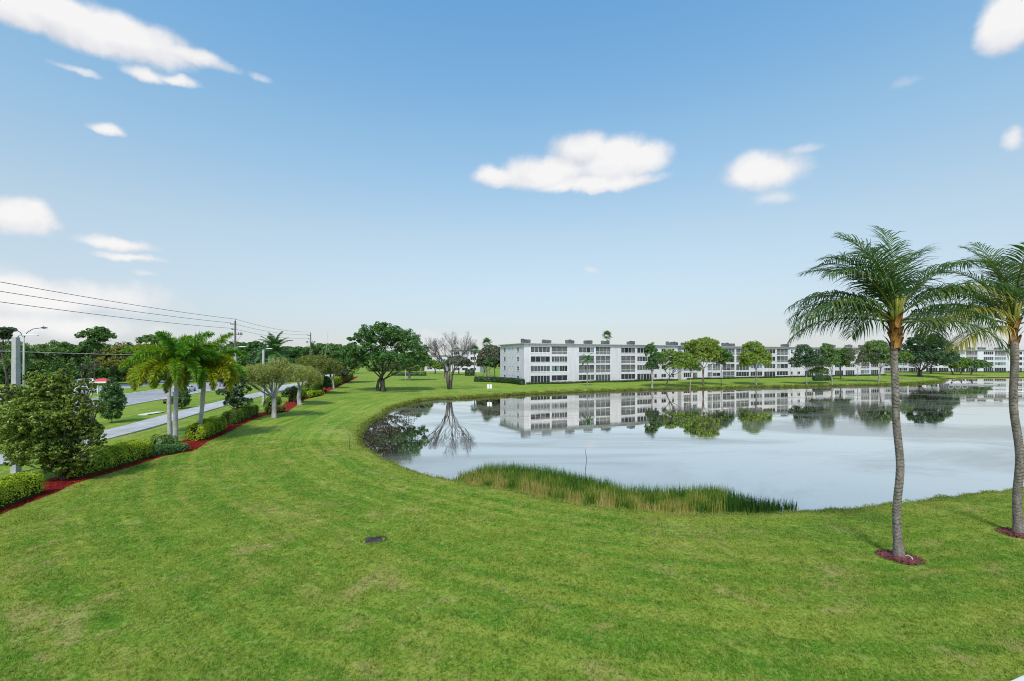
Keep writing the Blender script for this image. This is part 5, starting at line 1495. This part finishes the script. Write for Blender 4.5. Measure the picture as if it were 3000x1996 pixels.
ms = MB(); ms.tube([(0,0,0), (.3,0,8), (1.0,0,15.2)], [.06,.05,.03], 6)
tag(ms.build('antenna_mast', M['metal'], None, (-49.5, 120, 1.2)), 'thin leaning mast above the small bushy palm top', 'mast')

# ------------------------------------------------------------------ vehicles
CARP = {'silver': paint('paint_silver', (.42,.43,.44)), 'white': paint('paint_white', (.75,.75,.75)), 'black': paint('paint_black', (.02,.021,.024)), 'red': paint('paint_red', (.42,.015,.02)), 'grey': paint('paint_grey', (.11,.115,.125))}
def car(label, loc, rz, col, van=False):
    r = empty('parked_van' if van else 'car', loc, label, 'van' if van else 'car', 'vehicles on the road', rz)
    if van: st = [(-2.45,.80,.50,.95,1.0),(-2.40,.92,.35,1.0,1.95),(-.2,.95,.30,1.05,2.05),(1.1,.95,.30,1.08,1.95),(1.75,.93,.32,1.05,1.15),(2.4,.85,.36,.85,.92),(2.5,.75,.45,.7,.75)]
    else:   st = [(-2.25,.74,.50,.82,.86),(-2.15,.84,.36,.92,.98),(-1.45,.88,.30,.95,1.12),(-.75,.90,.27,.96,1.42),(.25,.90,.27,.96,1.44),(1.05,.89,.28,.94,1.05),(1.95,.84,.34,.80,.86),(2.2,.72,.45,.62,.66)]
    V = []; Fs = []; k = 10
    for (x, w, z0, zb, zr) in st:
        cab = zr > zb+.15
        wr = w*.74 if cab else w*.86
        half = [(w*.93, z0), (w, (z0+zb)/2), (w*.97, zb), (wr, zr-.05*(zr > zb+.15)), (wr*.7, zr)]
        ring = [(a, z) for a, z in half] + [(-a, z) for a, z in half[::-1]]
        V += [(x, a, z) for a, z in ring]
    for i in range(len(st)-1):
        for q in range(k-1):
            Fs.append((i*k+q, (i+1)*k+q, (i+1)*k+q+1, i*k+q+1))
        Fs.append((i*k+k-1, (i+1)*k+k-1, (i+1)*k, i*k))
    Fs += [tuple(range(k))[::-1], tuple((len(st)-1)*k+q for q in range(k))]
    m_ = MB(); m_.add(V, Fs, 0, True); m_.build('body', CARP[col], r)
    gl = []
    for i in range(1, len(st)-1):
        a, b = st[i], st[i+1]
        for sd, (i0, i1) in ((1, (2, 3)), (-1, (7, 6))):
            A_, B_, C_, D_ = [Vector(V[j]) for j in (i*k+i0, (i+1)*k+i0, (i+1)*k+i1, i*k+i1)]
            if max(A_.z, B_.z, C_.z, D_.z) < 1.15: continue
            c = (A_+B_+C_+D_)/4
            w_ = MB(); w_.quad(*[tuple(c+(p-c)*.84+Vector((0, sd*.012, .004))) for p in (A_, B_, C_, D_)]); w_.build('side_window', M['car_glass'], r)
    for i in ((0, 1, 2) if van else (2, 4)):
        if van and i != 2: continue
    for (i, nm) in (((2, 'rear_window'), (4, 'windscreen')) if not van else ((3, 'windscreen'), (0, 'rear_window'))):
        A_, B_, C_, D_ = [Vector(V[j]) for j in (i*k+3, (i+1)*k+3, (i+1)*k+6, i*k+6)]
        c = (A_+B_+C_+D_)/4
        w_ = MB(); w_.quad(*[tuple(c+(p-c)*.86+Vector((.02 if nm == 'windscreen' else -.02, 0, .03))) for p in (A_, B_, C_, D_)]); w_.build(nm, M['car_glass'], r)
    for x in (-1.4, 1.4):
        for sd in (-1, 1):
            m_ = MB(); m_.tube([(x, sd*.70, .33), (x, sd*.91, .33)], .33, 16); wh = m_.build('wheel', M['rubber'], r)
            m_ = MB(); m_.tube([(x, sd*.905, .33), (x, sd*.925, .33)], .20, 12); m_.build('rim', M['metal'], wh)
    xf = st[-1][0]; xb = st[0][0]
    for sd in (-1, 1):
        m_ = MB(); m_.box(xf-.16, xf+.01, sd*.62-.14, sd*.62+.14, .54, .68); m_.build('headlight', M['lamp_lens'], r)
        m_ = MB(); m_.box(xb-.02, xb+.12, sd*.60-.14, sd*.60+.14, .66, .82); m_.build('tail_light', M['red_roof'], r)
    m_ = MB(); m_.box(xf-.1, xf+.03, -.5, .5, .42, .5); m_.build('bumper', M['dark_metal'], r)
def road_dir(y): return math.atan2(4.0, offX(y+2, -30)-offX(y-2, -30))
zr = 1.27
car('silver car on the road behind the foxtail palm trunks', ((510-CX)/F*78, 78, zr), road_dir(78), 'silver')
car('white car on the road behind the forked pale tree', (offX(104, -29), 104, zr), road_dir(104), 'white')
car('dark car at the left edge beyond the large bush', (-106, 98, zr), math.radians(40), 'black')
car('white car in front of the dark car at the left edge', (-100, 89, zr), math.radians(30), 'white')
car('white van behind the large bush', (-112, 118, zr), math.radians(25), 'white', True)
car('white car beside the red roofed shelter', (-94, 100, zr), math.radians(60), 'white')
car('white van under the roadside trees near the small leafless tree', (-115, 124, zr), math.radians(10), 'white', True)
car('red car behind the trimmed hedge past the broad ficus', (-53, 206, 1.2), math.radians(10), 'red')
car('dark car seen between the third and fourth flat topped trees', (offX(135, -29), 135, zr), road_dir(135), 'grey')

# ------------------------------------------------------------------ small things
def shelter():
    b = Vector(((300-CX)/F*97, 97, 1.2)); r = empty('roadside_shelter', b, 'small red roofed shelter with white posts across the road', 'shelter', rz=.2)
    m_ = MB(); m_.add([(-1.5,-1.1,2.75),(1.5,-1.1,2.75),(1.5,1.1,2.75),(-1.5,1.1,2.75),(-.7,0,3.35),(.7,0,3.35)], [(0,1,5,4),(1,2,5),(2,3,4,5),(3,0,4),(0,3,2,1)]); m_.build('roof', M['red_roof'], r)
    m_ = MB(); m_.box(-1.62, 1.62, -1.22, 1.22, 2.45, 2.74); m_.build('fascia', M['white_trim'], r)
    for x in (-1.4, 1.4):
        for y in (-1.0, 1.0):
            m_ = MB(); m_.box(x-.09, x+.09, y-.09, y+.09, 0, 2.45); m_.build('post', M['white_trim'], r)
    m_ = MB(); m_.box(-1.2, 1.2, .4, .85, .42, .5); m_.box(-1.1, -1.0, .5, .8, 0, .42); m_.box(1.0, 1.1, .5, .8, 0, .42); m_.build('bench', M['concrete'], r)
shelter()
# storm inlet in the verge
b = at(445, 1213); r = empty('storm_inlet', b, 'concrete storm inlet slab set in the roadside verge', 'drain', rz=math.pi/2)
m_ = MB(); m_.box(-1.6, 1.6, -.6, .6, .0, .12); m_.build('slab', M['kerb'], r)
m_ = MB(); m_.box(-1.4, 1.4, -.645, -.605, .0, .09); m_.build('inlet_shade', M['dark_metal'], r)  # solid dark strip drawn for the shadow under the slab edge
# irrigation box sunk in the near lawn
r = empty('drain_grate', (dr.x, dr.y, dr.z), 'small dark drain box sunk in the near lawn', 'drain', rz=.25)
m_ = MB()
for (x0,x1,y0,y1) in ((-.34,.34,-.25,-.19),(-.34,.34,.19,.25),(-.34,-.28,-.19,.19),(.28,.34,-.19,.19)): m_.box(x0,x1,y0,y1,-.2,.035)
m_.build('frame', M['grate'], r)
for k in range(4):
    m_ = MB(); y = -.145 + k*.097; m_.box(-.277,.277,y-.03,y+.03,-.03,.02); m_.build('slat', M['grate'], r)
m_ = MB(); n = 24; V = []
for rr, z in ((.38,.012),(.47,.004)):
    for k in range(n):
        a = 2*math.pi*k/n; q = rr*(1+.12*math.sin(2*a+1)+.06*rng.normal()); V.append((math.cos(a)*q*1.1, math.sin(a)*q, z+.01))
m_.add(V, [(k, n+k, n+(k+1) % n, (k+1) % n) for k in range(n)]); m_.build('soil_rim', mottled('bare_soil', (.05,.05,.018), (.12,.12,.035), 9, .95, .05, .8, .05), r)
# thin green stake, white post, twin plate sign, bollard
p = at(1024, 1315); m_ = MB(); m_.tube([(0,0,-.1), (.01,0,.65), (-.015,0,1.28)], [.026,.024,.022], 7); tag(m_.build('marker_stake', M['green_paint'], None, p), 'thin green stake in the lawn beside the cove', 'stake')
p = at(1189, 1123); m_ = MB(); m_.tube([(0,0,-.1), (0,0,3.9), (0,0,4.1)], [.10,.085,.05], 8); tag(m_.build('white_post', M['white_trim'], None, p), 'slim white post on the lawn right of the broad ficus', 'post')
p = at(1434, 1149); r = empty('lake_sign', p, 'pair of white notice plates on a post at the lake head', 'sign')
m_ = MB(); m_.tube([(0,0,-.1), (0,0,1.75)], .035, 6); m_.build('post', M['metal'], r)
for sd in (-1, 1):
    m_ = MB(); m_.box(sd*.30-.24, sd*.30+.24, -.07, -.04, .85, 1.85); m_.build('plate', M['white_trim'], r)
p = at(1447, 1122); m_ = MB(); m_.tube([(0,0,-.1),(0,0,.75),(0,0,.78),(0,0,1.05),(0,0,1.12)], [.09,.09,.16,.16,.03], 9); tag(m_.build('garden_bollard', M['dark_metal'], None, p), 'short dark garden bollard before the end wall hedge', 'bollard')
# bent dead stick in the lake
x, y = flat(1713, 1380, 0); m_ = MB(); m_.tube([(0,0,-.4), (.10,0,.5), (.17,0,1.0), (.08,.05,1.35), (.03,.05,1.85)], [.03,.028,.03,.022,.014], 7)
tag(m_.build('dead_stick', M['stick'], None, (x, y, 0)), 'bent dead stick standing in the water behind the reeds', 'stick')
# low floating dock at the far shore, with its hoops
c = flat(2842, 1128, 0); r = empty('floating_dock', (c[0], c[1], 0), 'low grey floating dock with white hoops at the far shore', 'dock', rz=-.06)
m_ = MB(); m_.box(-7.5, 7.5, -1.0, 1.0, .10, .38); m_.build('deck', M['dome'], r)
for x in (-6, -2, 2, 6):
    m_ = MB(); m_.tube([(x,-.8,-.05), (x,.8,-.05)], .22, 10); m_.build('float', M['white_trim'], r)
for x in (-5.6, -3.4, -1.2):
    m_ = MB(); m_.tube([(x+.9*math.cos(a), .5, .38+.85*math.sin(a)) for a in np.linspace(0, math.pi, 9)], .06, 6); m_.build('hoop', M['white_trim'], r)
m_ = MB(); m_.tube([(x_, 0, .02) for x_ in np.linspace(0, 36, 20)], .09, 6)
q = flat(2893, 1146, 0); tag(m_.build('float_line', M['white_trim'], None, (q[0], q[1], 0), (0, 0, -.05)), 'thin white float line on the water by the far right edge', 'float line')
# pale ground slab standing in for a white ledge near the camera, bottom right corner
p0 = flat(2925, 2003, 1.2); p1 = flat(3003, 1970, 1.2)
m_ = MB(); dx, dy = p1[0]-p0[0], p1[1]-p0[1]
a, b_ = (p0[0]-dx*2, p0[1]-dy*2), (p0[0]+dx*6, p0[1]+dy*6)
zq = max(H(*a), H(*p0), H(*b_))+.09
m_.add([(a[0],a[1],zq),(b_[0],b_[1],zq),(b_[0]+dy*6,b_[1]-6,zq),(a[0]+dy*6,a[1]-6,zq),(a[0],a[1],zq-.3),(b_[0],b_[1],zq-.3)], [(0,1,2,3),(0,4,5,1)])
tag(m_.build('ledge_stand_in', M['kerb']), kind='structure')
# a few pale fallen leaves and clippings on the near lawn
n = 70
yy = rng.uniform(10.5, 30, n); xx = rng.uniform(-1.1, 1.1, n)*yy
P = np.column_stack([xx, yy]); d = shore_dist(P); k_ = (d > 1) & (xx > np.interp(yy, EDGE[:, 1], EDGE[:, 0])+.5); P = P[k_]
V, Fc = leaf_quads(np.column_stack([P, height(P)+.055]), rng.normal(size=(len(P), 3))*.35+np.array([0, 0, 1]), rng.uniform(.03, .10, len(P)), rng.uniform(.02, .05, len(P)), rng)
tag(link('fallen_leaves', nmesh('fallen_leaves', V, Fc, mottled('dry_leaf', (.25,.2,.1), (.5,.46,.36), 8))), 'small pale fallen leaves scattered on the near lawn', 'leaves', kind='stuff')
